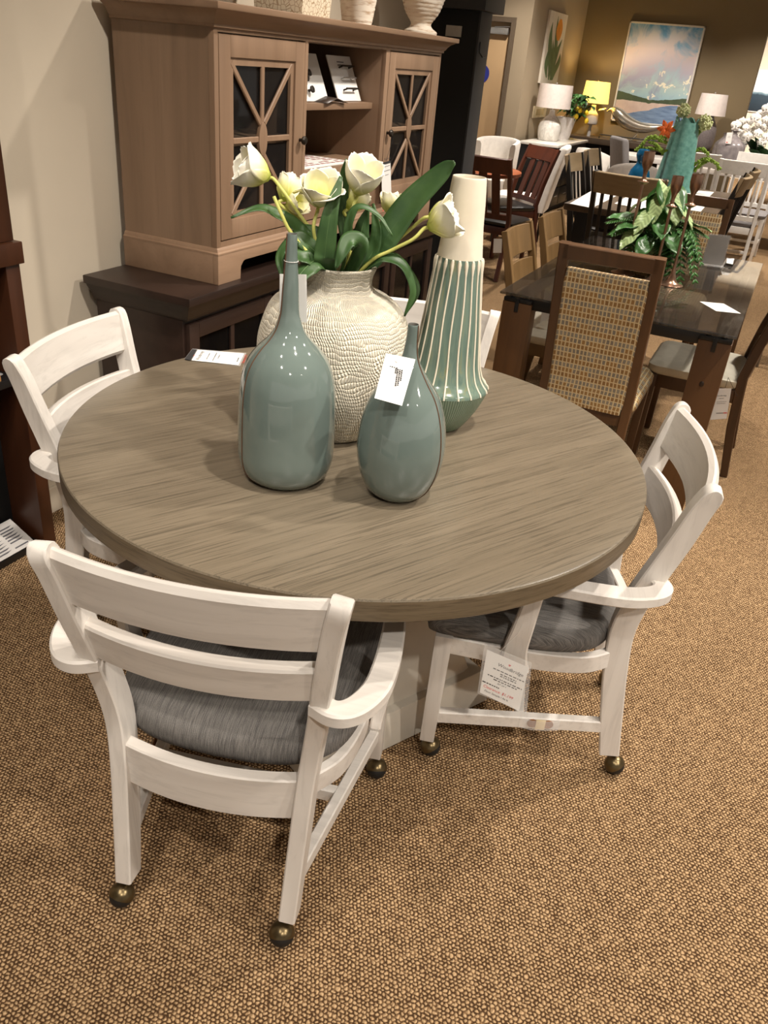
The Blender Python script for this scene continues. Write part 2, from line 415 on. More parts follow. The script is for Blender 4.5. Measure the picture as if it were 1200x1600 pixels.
def build_room():
    struct('floor', MB().bx(-9, 9, -6, 24, -.1, 0, 0), M['carpet'])
    struct('ceiling', MB().bx(-9, 9, -6, 24, 3.2, 3.3, 0), M['ceiling'])
    struct('wall_left', MB().bx(WALLX - .15, WALLX, -6, 4.735, 0, 3.2, 0), M['wall_beige'])
    struct('wall_door', MB().bx(-5.62, -5.05, DOORY, DOORY + .15, 0, 3.2, 0).bx(-5.05, DX0, DOORY, DOORY + .15, DZ, 3.2, 0).bx(DX0, DX1, DOORY, DOORY + .15, DZ, 3.2, 0).bx(DX1, TULX, DOORY, DOORY + .15, 0, 3.2, 0).bx(-9, -5.62, DOORY, DOORY + .15, 0, 3.2, 0).bx(-5.05, DX0, DOORY, DOORY + .15, 0, DZ, 0), M['wall_tan'])
    struct('wall_tulip', MB().bx(TULX - .15, TULX, DOORY + .15, BACKY + .15, 0, 3.2, 0), M['wall_tan'])
    xe = aty(BACKY, 1184, 110).x
    struct('wall_back', MB().bx(TULX - .15, xe, BACKY, BACKY + .2, 0, 3.2, 0), M['wall_olive'])
    struct('wall_far', MB().bx(-4, 9, 19.0, 19.2, 0, 3.2, 0), M['wall_cream'])
    struct('baseboard_left', MB().bx(WALLX, WALLX + .014, 1.75, 4.735, 0.001, .10, .003), M['wall_beige'])
    # door with frame and closer
    d = MB().bx(DX0 + .05, DX1 - .05, DOORY + .06, DOORY + .11, .01, DZ - .05, .003).build('door_1', M['door_tan']); d['kind'] = 'structure'
    f = MB()
    f.bx(DX0 + .0005, DX0 + .055, DOORY - .02, DOORY + .149, .001, DZ - .0005, .002).bx(DX1 - .055, DX1 - .0005, DOORY - .02, DOORY + .149, .001, DZ - .0005, .002).bx(DX0 + .055, DX1 - .055, DOORY - .0195, DOORY + .149, DZ - .055, DZ - .001, .002)
    struct('trim_1', f, M['door_frame'])
    a = aty(DOORY, 790, 49)
    c = thing('door_closer', 'silver door closer box at the top of the tan door', 'door closer', (a.x, DOORY + .058, a.z))
    MB().bx(-.22, .03, -.055, -.002, -.035, .035, .006).build('body', M['steel'], c)
    MB().bar([(-.15, -.03, .04), (.05, -.05, .05)], .02, .008).build('arm', M['steel'], c)
    # round blue sign on the door
    b = aty(DOORY + .06, 752, 115)
    s = thing('door_sign', 'round blue sign stuck on the tan door', 'sign', (b.x, DOORY + .058, b.z))
    MB().cyl((0, -.003, 0), .105, .004, 'Y', 40).build('disc', plain('blue_sign_film', (44, 52, 140), .4), s)
    MB().lathe([(.088, 0), (.098, 0), (.098, .001), (.088, .001)], n=40).build('rim', M['paper'], s).rotation_euler = (PI / 2, 0, 0)

_a = aty(DOORY, 808, 27.5); DX1 = _a.x; DZ = _a.z; DX0 = DX1 - 1.02

def lamp(name, loc, energy, target=None, size=80, blend=.7, col=(1, .86, .68), rad=.05):
    L = bpy.data.lights.new(name, 'SPOT'); L.energy = energy; L.spot_size = R_(size); L.spot_blend = blend
    L.color = col; L.shadow_soft_size = rad
    o = bpy.data.objects.new(name, L); C.objects.link(o); o.location = loc
    t = Vector(target if target else (loc[0], loc[1], 0)) - Vector(loc)
    o.rotation_euler = t.to_track_quat('-Z', 'Y').to_euler(); return o

def build_lights():
    w = bpy.data.worlds.new('showroom'); bpy.context.scene.world = w; w.use_nodes = True
    w.node_tree.nodes['Background'].inputs[0].default_value = (1.0, .92, .82, 1); w.node_tree.nodes['Background'].inputs[1].default_value = .35
    K = 1.0
    WARM = (1, .915, .815)
    for (x, y, tx, ty, e, s) in [
        (.9, -.9, .1, .5, 130, 75), (-.6, -.5, -.9, .9, 75, 70), (1.6, 1.4, .3, 1.6, 150, 75), (.9, 3.0, -.5, 2.0, 190, 75),
        (-.3, 3.6, -1.9, 3.2, 200, 75), (.1, 1.2, -1.9, 2.4, 150, 70), (-1.0, .2, -1.9, 1.5, 90, 60),
        (.9, 5.2, -.4, 4.3, 180, 80), (-.8, 6.2, -.9, 5.6, 130, 80), (1.4, 3.8, 1.0, 3.6, 190, 85), (-2.2, 7.6, -2.2, 7.0, 170, 80),
        (.6, 7.6, .2, 7.6, 200, 90), (-1.4, 9.2, -1.6, 9.4, 200, 90), (.8, 10.6, .6, 10.6, 200, 90), (-2.2, 10.2, -2.9, 11.3, 130, 60), (-1.9, 7.9, -2.3, 8.2, 110, 60), (-.1, 9.4, -.3, 10.6, 120, 60), (-2.4, 11.4, -2.0, 13.2, 130, 70), (-.6, 11.6, -1.0, 13.2, 130, 70),  # includes spots added to brighten the white lamp, white chairs and orchid
        (2.4, .2, 1.6, .8, 160, 85), (-2.9, 9.6, -3.6, 10.7, 120, 80), (2.0, 15, 1.5, 18.6, 500, 100), (-.2, 16, 0, 18.8, 420, 100)]:
        lamp('ceiling_spot', (x, y, 3.15), e * (1.0 if y < 4 else 1.35), (tx, ty, 0), s, .8, WARM)

def build_camera():
    cd = bpy.data.cameras.new('camera'); co = bpy.data.objects.new('camera', cd); C.objects.link(co)
    cd.sensor_fit = 'VERTICAL'; cd.sensor_height = 36.0; cd.lens = FPX / 1600 * 36.0; cd.clip_start = .05; cd.clip_end = 100
    m = Matrix((RT, UP, -FW)).transposed().to_4x4(); m.translation = CP; co.matrix_world = m
    sc = bpy.context.scene; sc.camera = co
    sc.view_settings.view_transform = 'Standard'; sc.view_settings.look = 'None'; sc.view_settings.gamma = 1
    sc.view_settings.exposure = 0.5; sc.view_settings.use_curve_mapping = False
    sc.cycles.use_denoising = True; sc.cycles.max_bounces = 8; sc.cycles.transparent_max_bounces = 16
    sc.cycles.sample_clamp_indirect = 6; sc.cycles.use_light_tree = True; sc.cycles.caustics_reflective = False; sc.cycles.caustics_refractive = False

build_room(); build_lights(); build_camera()

# ------------------------------------------------------------------ round table
TC = (-.783, 1.642); TZ = .762
def round_table():
    t = thing('round_dining_table', 'large round dining table with grey brown oak top on a white square pedestal', 'table', (TC[0], TC[1], 0), R_(-28))
    mb = MB(); R = .686
    mb.lathe([(0, TZ), (.3, TZ), (.6, TZ), (R - .006, TZ), (R - .002, TZ - .0015), (R, TZ - .005)], n=160)
    mb.lathe([(R, TZ - .005), (R, .716), (R - .004, .712)], n=160, mi=1)
    mb.lathe([(R - .004, .712), (.3, .712), (0, .712)], n=160, mi=1)
    mb.build('tabletop', [M['table_oak'], M['table_edge']], t)
    MB().frustum((0, 0), (.57, .57), .02, (0, 0), (.16, .16), .69, .03).build('pedestal', M['pedestal'], t)
    MB().frustum((0, 0), (.60, .60), .001, (0, 0), (.565, .565), .105, .004).build('plinth', M['pedestal'], t)
    MB().bx(-.30, .30, -.30, .30, .685, .7115, .003).build('top_plate', M['pedestal'], t)
    return t
round_table()

# ------------------------------------------------------------------ caster chairs
def chair_loc(pose, x, y, z):
    a = R_(pose[2]); F = (math.cos(a), math.sin(a)); Rr = (F[1], -F[0])
    return Vector((pose[0] + x * Rr[0] + y * F[0], pose[1] + x * Rr[1] + y * F[1], z))
def arm_chair(label, pose):
    t = thing('dining_armchair', label, 'chair', (pose[0], pose[1], 0), R_(pose[2] - 90), 'white caster armchairs around the round table')
    W, WX = M['white_wash'], M['white_wash_x']
    post = [(.172, .040, .062), (.174, .052, .13), (.177, .067, .22), (.180, .081, .31), (.184, .092, .40), (.190, .095, .47), (.199, .084, .55), (.209, .061, .64), (.220, .037, .73), (.231, .019, .81), (.238, .008, .848), (.240, .005, .860), (.241, .004, .867), (.2412, .0035, .8695)]
    dep = [.05, .052, .055, .056, .056, .056, .054, .052, .050, .046, .042, .036, .024, .010]
    # smooth the post
    sm = crom(post[:11], 3); smd = []
    for i in range(10): smd += [lerp(dep[i], dep[i + 1], k / 3) for k in range(3)]
    smd += [dep[10]]; sm += [Vector(p) for p in post[11:]]; smd += dep[11:]
    for s in (-1, 1):
        MB().bar([(s * p.x, p.y, p.z) for p in sm], .034, smd, (0, 1, 0), .003).build('back_post', W, t)
    for s in (-1, 1):
        MB().frustum((s * .25, .503), (.034, .036), .062, (s * .244, .498), (.041, .042), .395, .003).build('leg', W, t)
    def rail(name, xe, ye, z, hgt, th, bow, up, bev, n=14):
        P = []
        for k in range(n + 1):
            x = lerp(-xe, xe, k / n); P.append((x, ye - bow * (1 - (x / xe) ** 2), z))
        return MB().bar(P, th, hgt, up, bev).build(name, WX, t)
    rail('top_rail', .226, .022, .806, .118, .024, .034, (0, -.24, 1), .009)
    rail('middle_rail', .202, .054, .663, .082, .026, .034, (0, -.24, 1), .004)
    rail('seat_rail', .178, .086, .352, .10, .026, .028, (0, 0, 1), .003)
    side = crom([(.244, .485, .366), (.246, .36, .366), (.242, .25, .366), (.224, .165, .366), (.186, .108, .366)], 6)
    for s in (-1, 1):
        MB().bar([(s * p.x, p.y, p.z) for p in side], .022, .05, (0, 0, 1), .003).build('side_rail', WX, t)
    MB().bar([(-.235, .5, .366), (-.1, .508, .366), (.1, .508, .366), (.235, .5, .366)], .024, .05, (0, 0, 1), .003).build('front_rail', WX, t)
    for s in (-1, 1):
        MB().bar([(s * .246, .49, .139), (s * .178, .072, .150)], .024, .036, (0, 0, 1), .003).build('stretcher', WX, t)
    MB().bar([(-.212, .285, .144), (.212, .285, .144)], .022, .034, (0, 0, 1), .003).build('cross_stretcher', WX, t)
    arm = crom([(.196, .060, .606), (.234, .046, .606), (.264, .064, .606), (.287, .115, .606), (.293, .18, .606), (.290, .26, .604), (.283, .33, .598), (.274, .395, .588)], 6)
    for s in (-1, 1):
        n = len(arm); ww = [.04 + .008 * math.sin(PI * i / (n - 1)) for i in range(n)]
        MB().bar([(s * p.x, p.y, p.z) for p in arm], ww, .028, (0, 0, 1), .004).build('armrest', WX, t)
        sp = crom([(.284, .312, .598), (.286, .318, .55), (.286, .326, .48), (.279, .332, .42), (.272, .330, .372), (.271, .326, .345)], 5)
        n = len(sp); hh = [.036 + .034 * (i / (n - 1)) ** 1.3 for i in range(n)]
        MB().bar([(s * p.x, p.y, p.z) for p in sp], .024, hh, (0, 1, 0), .004).build('arm_support', W, t)
    # cushion
    half = crom2([(0, .088), (.09, .094), (.165, .116), (.222, .168), (.248, .25), (.256, .36), (.258, .46), (.252, .525), (.225, .545), (.12, .552), (0, .554)], 5)
    out = half + [(-x, y) for x, y in reversed(half[1:-1])]
    cx, cy = 0, .33; rings = []
    for ins, z in ((.016, .389), (.004, .396), (0, .415), (.003, .432), (.014, .447), (.034, .457), (.075, .463), (.14, .466), (.21, .467)):
        ring = []
        for (x, y) in out:
            d = math.hypot(x - cx, y - cy); k = (d - ins * (1 if ins < .05 else d / .26)) / d
            ring.append((cx + (x - cx) * k, cy + (y - cy) * k, z))
        rings.append(ring)
    MB().sweep(rings).build('seat', M['seat_cloth'], t, smooth=50)
    for (sx, x, y, kx, ky) in ((-1, .168, .030, -.010, -.012), (1, .168, .030, -.004, -.012), (-1, .250, .503, .008, -.012), (1, .250, .503, .010, -.01)):
        cx_, cy_ = sx * x + kx, y + ky; r = .0265
        c = MB(); tmp = MB(); prof = [(r * math.sin(a), r * math.cos(a)) for a in [PI * k / 16 for k in range(0, 9)]]
        prof[0] = (0, prof[0][1]); prof += [(r * .985, -.004), (r * .94, -.0045)]
        tmp.lathe(prof, (0, 0, 0), 28)
        c._merge(tmp.bm, Matrix.Translation((cx_, cy_, r)) @ Euler((R_(-36), R_(-12 * sx), 0)).to_matrix().to_4x4()); c.cyl((sx * x, y, .057), .008, .014, n=12)
        ca = c.build('caster', M['brass'], t)
        MB().ball((cx_, cy_, r), r * .955, 24).build('wheel', M['rubber'], ca, world=False)
    return t
NEAR = (-.658, .815, 104.5); RIGHT = (-.030, 1.857, 195.0); LEFT = (-1.618, 1.562, 11.5); FARC = (-1.001, 2.52, 285.0)
arm_chair('white washed armchair with grey seat, its back to us in front of the round table', NEAR)
arm_chair('white washed armchair at the right of the round table, price tag on its arm', RIGHT)
arm_chair('white washed armchair at the left of the round table beside the dark cherry display case', LEFT)
arm_chair('white washed armchair half hidden behind the vases on the far side of the round table', FARC)

# ------------------------------------------------------------------ vases on the round table
def vase_dirs(p):
    n = Vector((p[0], p[1], 0)).normalized(); return -n, Vector((n.y, -n.x, 0))   # towards the entrance, to its right
B1, B2, URN, SV = (-.813, 1.352), (-.578, 1.416), (-.866, 1.642), (-.645, 1.817)
def smooth_prof(pr, n=5):
    q = crom([(r, 0, z) for r, z in pr], n); return [(max(0, v.x), v.z) for v in q]
def bottle(label, p, prof, seam_side):
    t = thing('bottle_vase', label, 'vase', (p[0], p[1], TZ + .0005), 0, 'glossy blue green bottle vases')
    pr = smooth_prof(prof)
    MB().lathe([(0, 0)] + pr, n=72).build('body', M['glaze'], t, smooth=60)
    r, z = prof[-1]
    MB().lathe([(r, z), (r * .72, z - .002), (r * .62, z - .03), (0, z - .05)], n=32).build('mouth', M['glaze_in'], t, smooth=60)
    f, rt = vase_dirs(p); a = R_(62); d = f * math.cos(a) + rt * (seam_side * math.sin(a))
    MB().tube([d * (r_ + .0002) + Vector((0, 0, z_)) for r_, z_ in pr[3:-2]], .0014, 6).build('seam', M['glaze_seam'], t)
    return t
bottle('tall blue green bottle vase with a long thin neck', B1, [(.066, 0), (.078, .005), (.092, .022), (.0995, .048), (.101, .08), (.100, .15), (.0975, .198), (.092, .230), (.081, .259), (.062, .285), (.043, .304), (.030, .322), (.0225, .342), (.0185, .362), (.0155, .41), (.0118, .46), (.0100, .500), (.0092, .504)], -1)
bottle('short blue green bottle vase with a white tag on its shoulder', B2, [(.040, 0), (.052, .006), (.070, .026), (.084, .060), (.0905, .10), (.0895, .138), (.082, .182), (.066, .224), (.043, .256), (.027, .280), (.0175, .299), (.0135, .318), (.0115, .34), (.0108, .362), (.0100, .366)], 1)

def urn():
    t = NT('gouged_plaster'); tc = t.n('ShaderNodeTexCoord')
    nz = t.n('ShaderNodeTexNoise'); nz.inputs['Scale'].default_value = 14; nz.inputs['Detail'].default_value = 3; t.l(tc.outputs['Object'], nz.inputs['Vector'])
    x, y, z = t.sep(tc.outputs['Object'])
    nf = t.math('SUBTRACT', nz.outputs['Fac'], .5)
    a = t.math('ARCTAN2', y, x); row = t.math('ADD', t.math('MULTIPLY', z, 105.0), t.math('MULTIPLY', nf, 5.0))
    rf = t.math('FLOOR', row); u = t.math('ADD', t.math('MULTIPLY', t.math('ADD', a, t.math('MULTIPLY', nf, .12)), 30.0), t.math('ADD', t.math('MULTIPLY', rf, .5), t.math('MULTIPLY', t.math('FRACT', row), .45)))
    fu = t.math('ABSOLUTE', t.math('SUBTRACT', t.math('FRACT', u), .5)); fv = t.math('ABSOLUTE', t.math('SUBTRACT', t.math('FRACT', row), .5))
    h = t.math('MULTIPLY', t.math('SUBTRACT', 1.0, t.math('MULTIPLY', t.math('POWER', fu, 1.3), 2.4), True), t.math('SUBTRACT', 1.0, t.math('MULTIPLY', t.math('POWER', fv, 3.0), 6.0), True))
    f = t.noise(tc.outputs['Object'], 20, 4); h2 = t.math('ADD', h, t.math('MULTIPLY', f, .8))
    t.col(t.ramp(h, [(.1, lin((226, 214, 188))), (.6, lin((244, 237, 219)))])); t.set(Roughness=.8); t.bump(h2, .85, .006)
    o = thing('urn_vase', 'round cream plaster urn full of tulips', 'vase', (URN[0], URN[1], TZ + .0005))
    random.seed(3); ph = [random.random() * 6 for _ in range(4)]
    fn = lambda a, z: 1 + .012 * math.sin(2 * a + ph[0] + 6 * z) + .008 * math.sin(5 * a + ph[1] + 30 * z) + .006 * math.sin(9 * a - 40 * z + ph[2])
    pr = smooth_prof([(.100, 0), (.112, .006), (.128, .03), (.150, .07), (.168, .12), (.177, .175), (.1765, .225), (.167, .270), (.149, .303), (.120, .326), (.096, .337), (.0835, .346), (.0800, .360), (.0820, .375), (.0885, .392), (.0865, .397)], 5)
    MB().lathe([(0, 0)] + pr, n=120, fn=fn).build('body', t.m, o, smooth=60)
    MB().lathe([(.0865, .3965), (.078, .393), (.072, .36), (.075, .335), (.11, .31), (.13, .26), (0, .25)], n=60, fn=lambda a, z: fn(a, .397)).build('mouth', M['plaster'], o, smooth=60)
urn()

def striped_vase():
    o = thing('striped_vase', 'tall cream and green striped vase flaring to a wide ribbed foot', 'vase', (SV[0], SV[1], TZ + .0005))
    low = smooth_prof([(.048, 0), (.056, .006), (.075, .032), (.092, .062), (.105, .092), (.1105, .108)], 4)
    MB().lathe([(0, 0)] + low, n=96).build('foot', M['vase_ribbed'], o, smooth=60)
    mid = [(.1105, .108), (.108, .115), (.099, .125), (.0905, .138), (.084, .157), (.079, .18), (.0735, .225), (.066, .29), (.059, .355), (.0535, .41), (.0522, .420)]
    MB().lathe(smooth_prof(mid, 5), n=72).build('body', M['vase_green'], o, smooth=60)
    MB().lathe(smooth_prof([(.0522, .420), (.0495, .445), (.045, .488), (.0425, .535), (.0395, .572), (.0375, .589), (.0355, .590), (.034, .586), (.034, .54)], 4) + [(0, .47)], n=72).build('neck', M['vase_cream'], o, smooth=60)
    mb = MB(); sp = smooth_prof([(r + .0006, z) for r, z in mid], 4)
    for k in range(20):
        a = 2 * PI * k / 20 + .07; d = Vector((math.cos(a), math.sin(a), 0)); rnd = random.Random(k)
        pts = []; rad = []
        for i, (r, z) in enumerate(sp):
            w = .0035 * math.sin(z * 30 + k) / max(r, .03) * .35
            d2 = Vector((math.cos(a + w), math.sin(a + w), 0)); pts.append(d2 * r + Vector((0, 0, z)))
            tz = (.420 - z); rad.append(.0020 + (.0026 * math.exp(-((tz - .012) / .012) ** 2) if tz < .05 else 0))
        rad[-1] = .0012
        mb.tube(pts, rad, 6)
    mb.build('stripe', M['vase_cream'], o)
striped_vase()

# ------------------------------------------------------------------ tags and cards
def card(name, label, cat, tl, tr, br, bl, parts=(), group=None, th=.0006, matl=None):
    """a flat paper card with its corners at four room points; parts: lettering lines in card units (width 1)"""
    tl, tr, br, bl = (Vector(p) for p in (tl, tr, br, bl))
    ex = ((tr - tl) + (br - bl)).normalized(); ey = (tl - bl) + (tr - br); o = (tl + tr + br + bl) / 4
    t = thing(name, label, cat, o, 0, group)
    nrm = ex.cross(ey).normalized()
    b = bmesh.new(); q = [p - o for p in (bl, br, tr, tl)]
    mb = MB(); lo = [v - nrm * th / 2 for v in q]; hi = [v + nrm * th / 2 for v in q]
    mb.sweep([lo, hi]); mb.build('card', matl or M['paper'], t, smooth=None)
    w = (tr - tl).length
    m = frame_matrix(nrm * (th / 2 + .0003), ex, ey) @ Matrix.Scale(w, 4)
    for nm, mt, lines, bars in parts:
        if lines: lettering(lines, t, mt, nm, m)
        if bars:
            mb = MB()
            for (x, y, ww, hh) in bars: mb.quad(*[m @ Vector((x + a * ww, y + c * hh, 0)) for a, c in ((-.5, -.5), (.5, -.5), (.5, .5), (-.5, .5))])
            mb.build(nm + '_lines' if lines else nm, mt, t, smooth=None)
    return t, m, nrm, w
def text_bars(rows, seed=1):
    """rows of small print too fine to read: broken dashes"""
    rn = random.Random(seed); out = []
    for (x0, x1, y, h) in rows:
        x = x0
        while x < x1:
            w = min(rn.uniform(.03, .10), x1 - x); out.append((x + w / 2, y, w * .85, h)); x += w + .012
    return out

# tag tied to the short bottle
t, m, n, w = card('price_tag', 'white string tag on the shoulder of the short blue green bottle', 'tag',
    atp(B2, 603, 552, -.055), atp(B2, 649, 561.5, -.035), atp(B2, 628, 634, -.098), atp(B2, 585, 622, -.106),
    [('lettering', M['ink'], None, text_bars([(-.22, .05, .36, .028)], 3))])
for i, (row, y0, y1) in enumerate(((.20, .02, .34), (.13, -.16, .34), (.06, -.20, .34), (-.0, .22, .34))):
    mb = MB(); rn = random.Random(i); y = y1
    while y > y0:
        h = rn.uniform(.03, .07); mb.quad(*[m @ Vector((row + a * .05, y - c * h * .85, .0004)) for a, c in ((-.5, 0), (.5, 0), (.5, 1), (-.5, 1))]); y -= h + .01
    mb.build('print', M['ink'], t, smooth=None)
mb = MB(); mb.lathe([(.0008, 0), (.0028, 0), (.0028, .001), (.0008, .001)], n=20)
e = mb.build('eyelet', M['steel'], t); e.matrix_local = m @ Matrix.Translation((-.02, .58, .002)) @ Matrix.Scale(1 / w, 4)
nk = Vector((B2[0], B2[1], TZ + .30)) - Vector(t.location)
ring = [nk + Vector((.0175 * math.cos(a), .0175 * math.sin(a), -.004 + .003 * math.sin(3 * a))) for a in [2 * PI * k / 20 for k in range(21)]]
MB().tube(ring, .0005, 5).tube([m @ Vector((-.02, .58, .01)), nk + Vector((.012, -.016, -.01))], .0005, 5).build('string', M['paper'], t)

# tag behind the tall bottle's neck
t, m, n, w = card('price_tag', 'white tag hanging behind the thin neck of the tall bottle', 'tag',
    atp(B1, 437, 428, .030), atp(B1, 479, 429, .030), atp(B1, 480, 504, .034), atp(B1, 437, 500, .034))
nk = Vector((B1[0], B1[1], TZ + .455)) - Vector(t.location)
MB().tube([nk + Vector((.0135 * math.cos(a), .0135 * math.sin(a), 0)) for a in [2 * PI * k / 16 for k in range(17)]], .0005, 5).tube([nk + Vector((-.008, .011, 0)), m @ Vector((0, .75, 0))], .0005, 5).build('string', M['paper'], t)

STORE = lambda y, s, x=0: ('Woodbridge', x, y, s, 'CENTER')
def emblem(t, m, x, y, s, mt):
    mb = MB()
    for k, (dx, dy, r) in enumerate(((-.5, .75, .42), (.5, .75, .42), (0, 0, .4))):
        c = [m @ Vector((x + s * (dx + r * math.cos(a)), y + s * (dy + 1.3 * r * math.sin(a)), .0003)) for a in [2 * PI * q / 10 for q in range(10)]]
        f = mb.bm.faces.new([mb.bm.verts.new(v) for v in c])
    mb.build('emblem', mt, t, smooth=None)
# price card lying on the table in a dark edged sleeve
z0 = TZ + .0022
q = [atz(z0, *p) for p in ((299.5, 563), (309, 546.5), (381.5, 552.5), (372.5, 570.5))]
t, m, n, w = card('price_card', 'white price card in a clear sleeve lying by the far edge of the round table', 'price card', q[0], q[1], q[2], q[3],
    [('lettering', M['ink'], [STORE(.50, .16), ('Floor Sample / As Is', 0, -1.02, .085, 'CENTER')], text_bars([(-.3, .3, .30, .03), (-.38, .38, .1, .03), (-.15, .2, -.02, .03), (-.3, .1, -.62, .03)], 4)),
     ('price', M['red_ink'], [('Clearance: $1,199', 0, -.84, .105, 'CENTER')], None)])
emblem(t, m, -.05, .72, .05, M['red_ink'])
qs = [atz(TZ + .0012, *p) - Vector(t.location) for p in ((288, 561), (300.5, 545), (385, 551.5), (375, 572))]
MB().sweep([[v - Vector((0, 0, .0004)) for v in qs], [v + Vector((0, 0, .0004)) for v in qs]]).build('sleeve', M['plastic'], t, smooth=None)
qs = [atz(TZ + .0028, *p) - Vector(t.location) for p in ((288.5, 561), (300.5, 545.5), (307.5, 546.4), (298, 563))]
MB().sweep([[v - Vector((0, 0, .0004)) for v in qs], [v + Vector((0, 0, .0004)) for v in qs]]).build('header_strip', M['charcoal'], t, smooth=None)

# tag hanging from the arm of the chair at the right
ps = chair_loc(RIGHT, -.318, .36, .45); pp = (ps.x, ps.y)
t, m, n, w = card('price_tag', 'clear sleeve tag with red clearance price hanging from the armchair at the right', 'tag',
    atp(pp, 761, 1015, .0), atp(pp, 826, 1043, -.0), atp(pp, 811, 1111, -.012), atp(pp, 749.5, 1082, -.012),
    [('lettering', M['ink'], [STORE(.29, .120, .03), ('SET OF 4', .02, -.16, .055, 'CENTER'), ('Floor Sample / As Is', .02, -.47, .072, 'CENTER')], text_bars([(-.34, .42, .19, .022), (-.14, .26, .12, .022), (-.12, .28, .07, .022), (-.38, .46, -.02, .024), (-.22, .36, -.075, .024), (-.42, .0, -.24, .026)], 5)),
     ('price', M['red_ink'], [('Clearance: $1,199', .02, -.37, .100, 'CENTER')], None)])
emblem(t, m, -.04, .41, .030, M['red_ink'])
L0 = Vector(t.location)
qs = [p - L0 for p in (atp(pp, 757, 1006, .001), atp(pp, 831, 1036, .001), atp(pp, 823, 1114, -.011), atp(pp, 746, 1083, -.011))]
MB().sweep([[v - n * .0012 for v in qs], [v + n * .0012 for v in qs]]).build('sleeve', M['plastic'], t, smooth=None)
MB().tube([atp(pp, 781, 1018, 0) - L0, chair_loc(RIGHT, -.3015, .335, .47) - L0, chair_loc(RIGHT, -.302, .33, .50) - L0], .0004, 5).build('string', M['paper'], t)

# packets of felt pads taped to chair stretchers
def pads(label, pose, x, y0, z, sgn):
    a = chair_loc(pose, x, y0, z); t = thing('felt_pad_packet', label, 'packet', a, R_(pose[2] - 90 + 9.2))
    for dy in (-.022, .018): MB().cyl((sgn * .0152, dy, .004), .0125, .003, 'X', 22).build('felt_pad', plain('brown_felt_pad', (142, 98, 62), .9), t)
    MB().bx(sgn * .0168, sgn * .0185, -.014, .010, -.0125, .019, .0005).build('tape', plain('cream_masking_tape', (226, 208, 168), .6), t)
    MB().bar([(sgn * .0148, -.05, .002), (sgn * .0205, -.02, .003), (sgn * .0200, .02, .001), (sgn * .0148, .05, .003)], .002, .03, (0, 0, 1), .0005).build('wrapper', M['plastic'], t)
pads('clear packet of brown felt pads taped under the armchair at the right', RIGHT, -.2035, .235, .1445, -1)
pads('clear packet taped to the lower bar of the armchair with its back to us', NEAR, -.226, .34, .1425, -1)

# ------------------------------------------------------------------ tulips in the urn
def TU(px, py, back=0.0): return atp(URN, px, py, back)
UC = Vector((URN[0], URN[1], TZ + .30))
def bloom(t, center, axis, R=.033, H=.066, opened=.25, seed=0):
    """a cup of six petals; center is the middle of the cup, axis points to the tips"""
    rn = random.Random(seed); mb = MB(); axis = Vector(axis).normalized()
    for ring in (0, 1):
        for k in range(3):
            ph = 2 * PI * (k / 3 + ring / 6) + rn.uniform(-.12, .12); op = opened * rn.uniform(.4, 1.5) * (1 if ring else .55); hh = H * rn.uniform(.93, 1.06)
            rows = []; n = 14
            for i in range(n + 1):
                s = i / n
                rr = (R if ring else R * .86) * (math.sin(min(1, .10 + s * 1.45) * PI / 2) ** .85) + op * R * max(0, s - .45) ** 1.4 * 1.6 - (1 - opened) * R * .42 * max(0, s - .6) ** 1.2
                wd = R * (1.16 if ring else 1.02) * max(.12, 1 - abs((s - .50) / .52) ** 2.5) ** .55
                z = hh * (s ** .92) - op * H * .22 * max(0, s - .6)
                row = []
                for q in range(-6, 7):
                    u = q / 6; a = ph + u * wd / max(rr, R * .45)
                    r2 = rr * (1 + .05 * abs(u) ** 2) + .0007 * math.sin(7 * u + 6 * s + seed + k) * s
                    row.append((r2 * math.cos(a), r2 * math.sin(a), z - .004 * abs(u) ** 2.5 * s + .0011 * math.sin(8 * u + k + seed) * s * s))
                rows.append(row)
            mb.grid(rows)
    mb.lathe([(0, -.002), (R * .25, 0), (R * .3, .004), (0, .006)], n=12)
    o = mb.build('bloom', M['petal'], t, smooth=70, mods=[('SOLIDIFY', {'thickness': .0007})])
    q = axis.to_track_quat('Z', 'Y'); o.rotation_euler = q.to_euler(); o.location = Vector(center) - axis * H * .5 - Vector(t.location)
    return Vector(center) - axis * H * .5
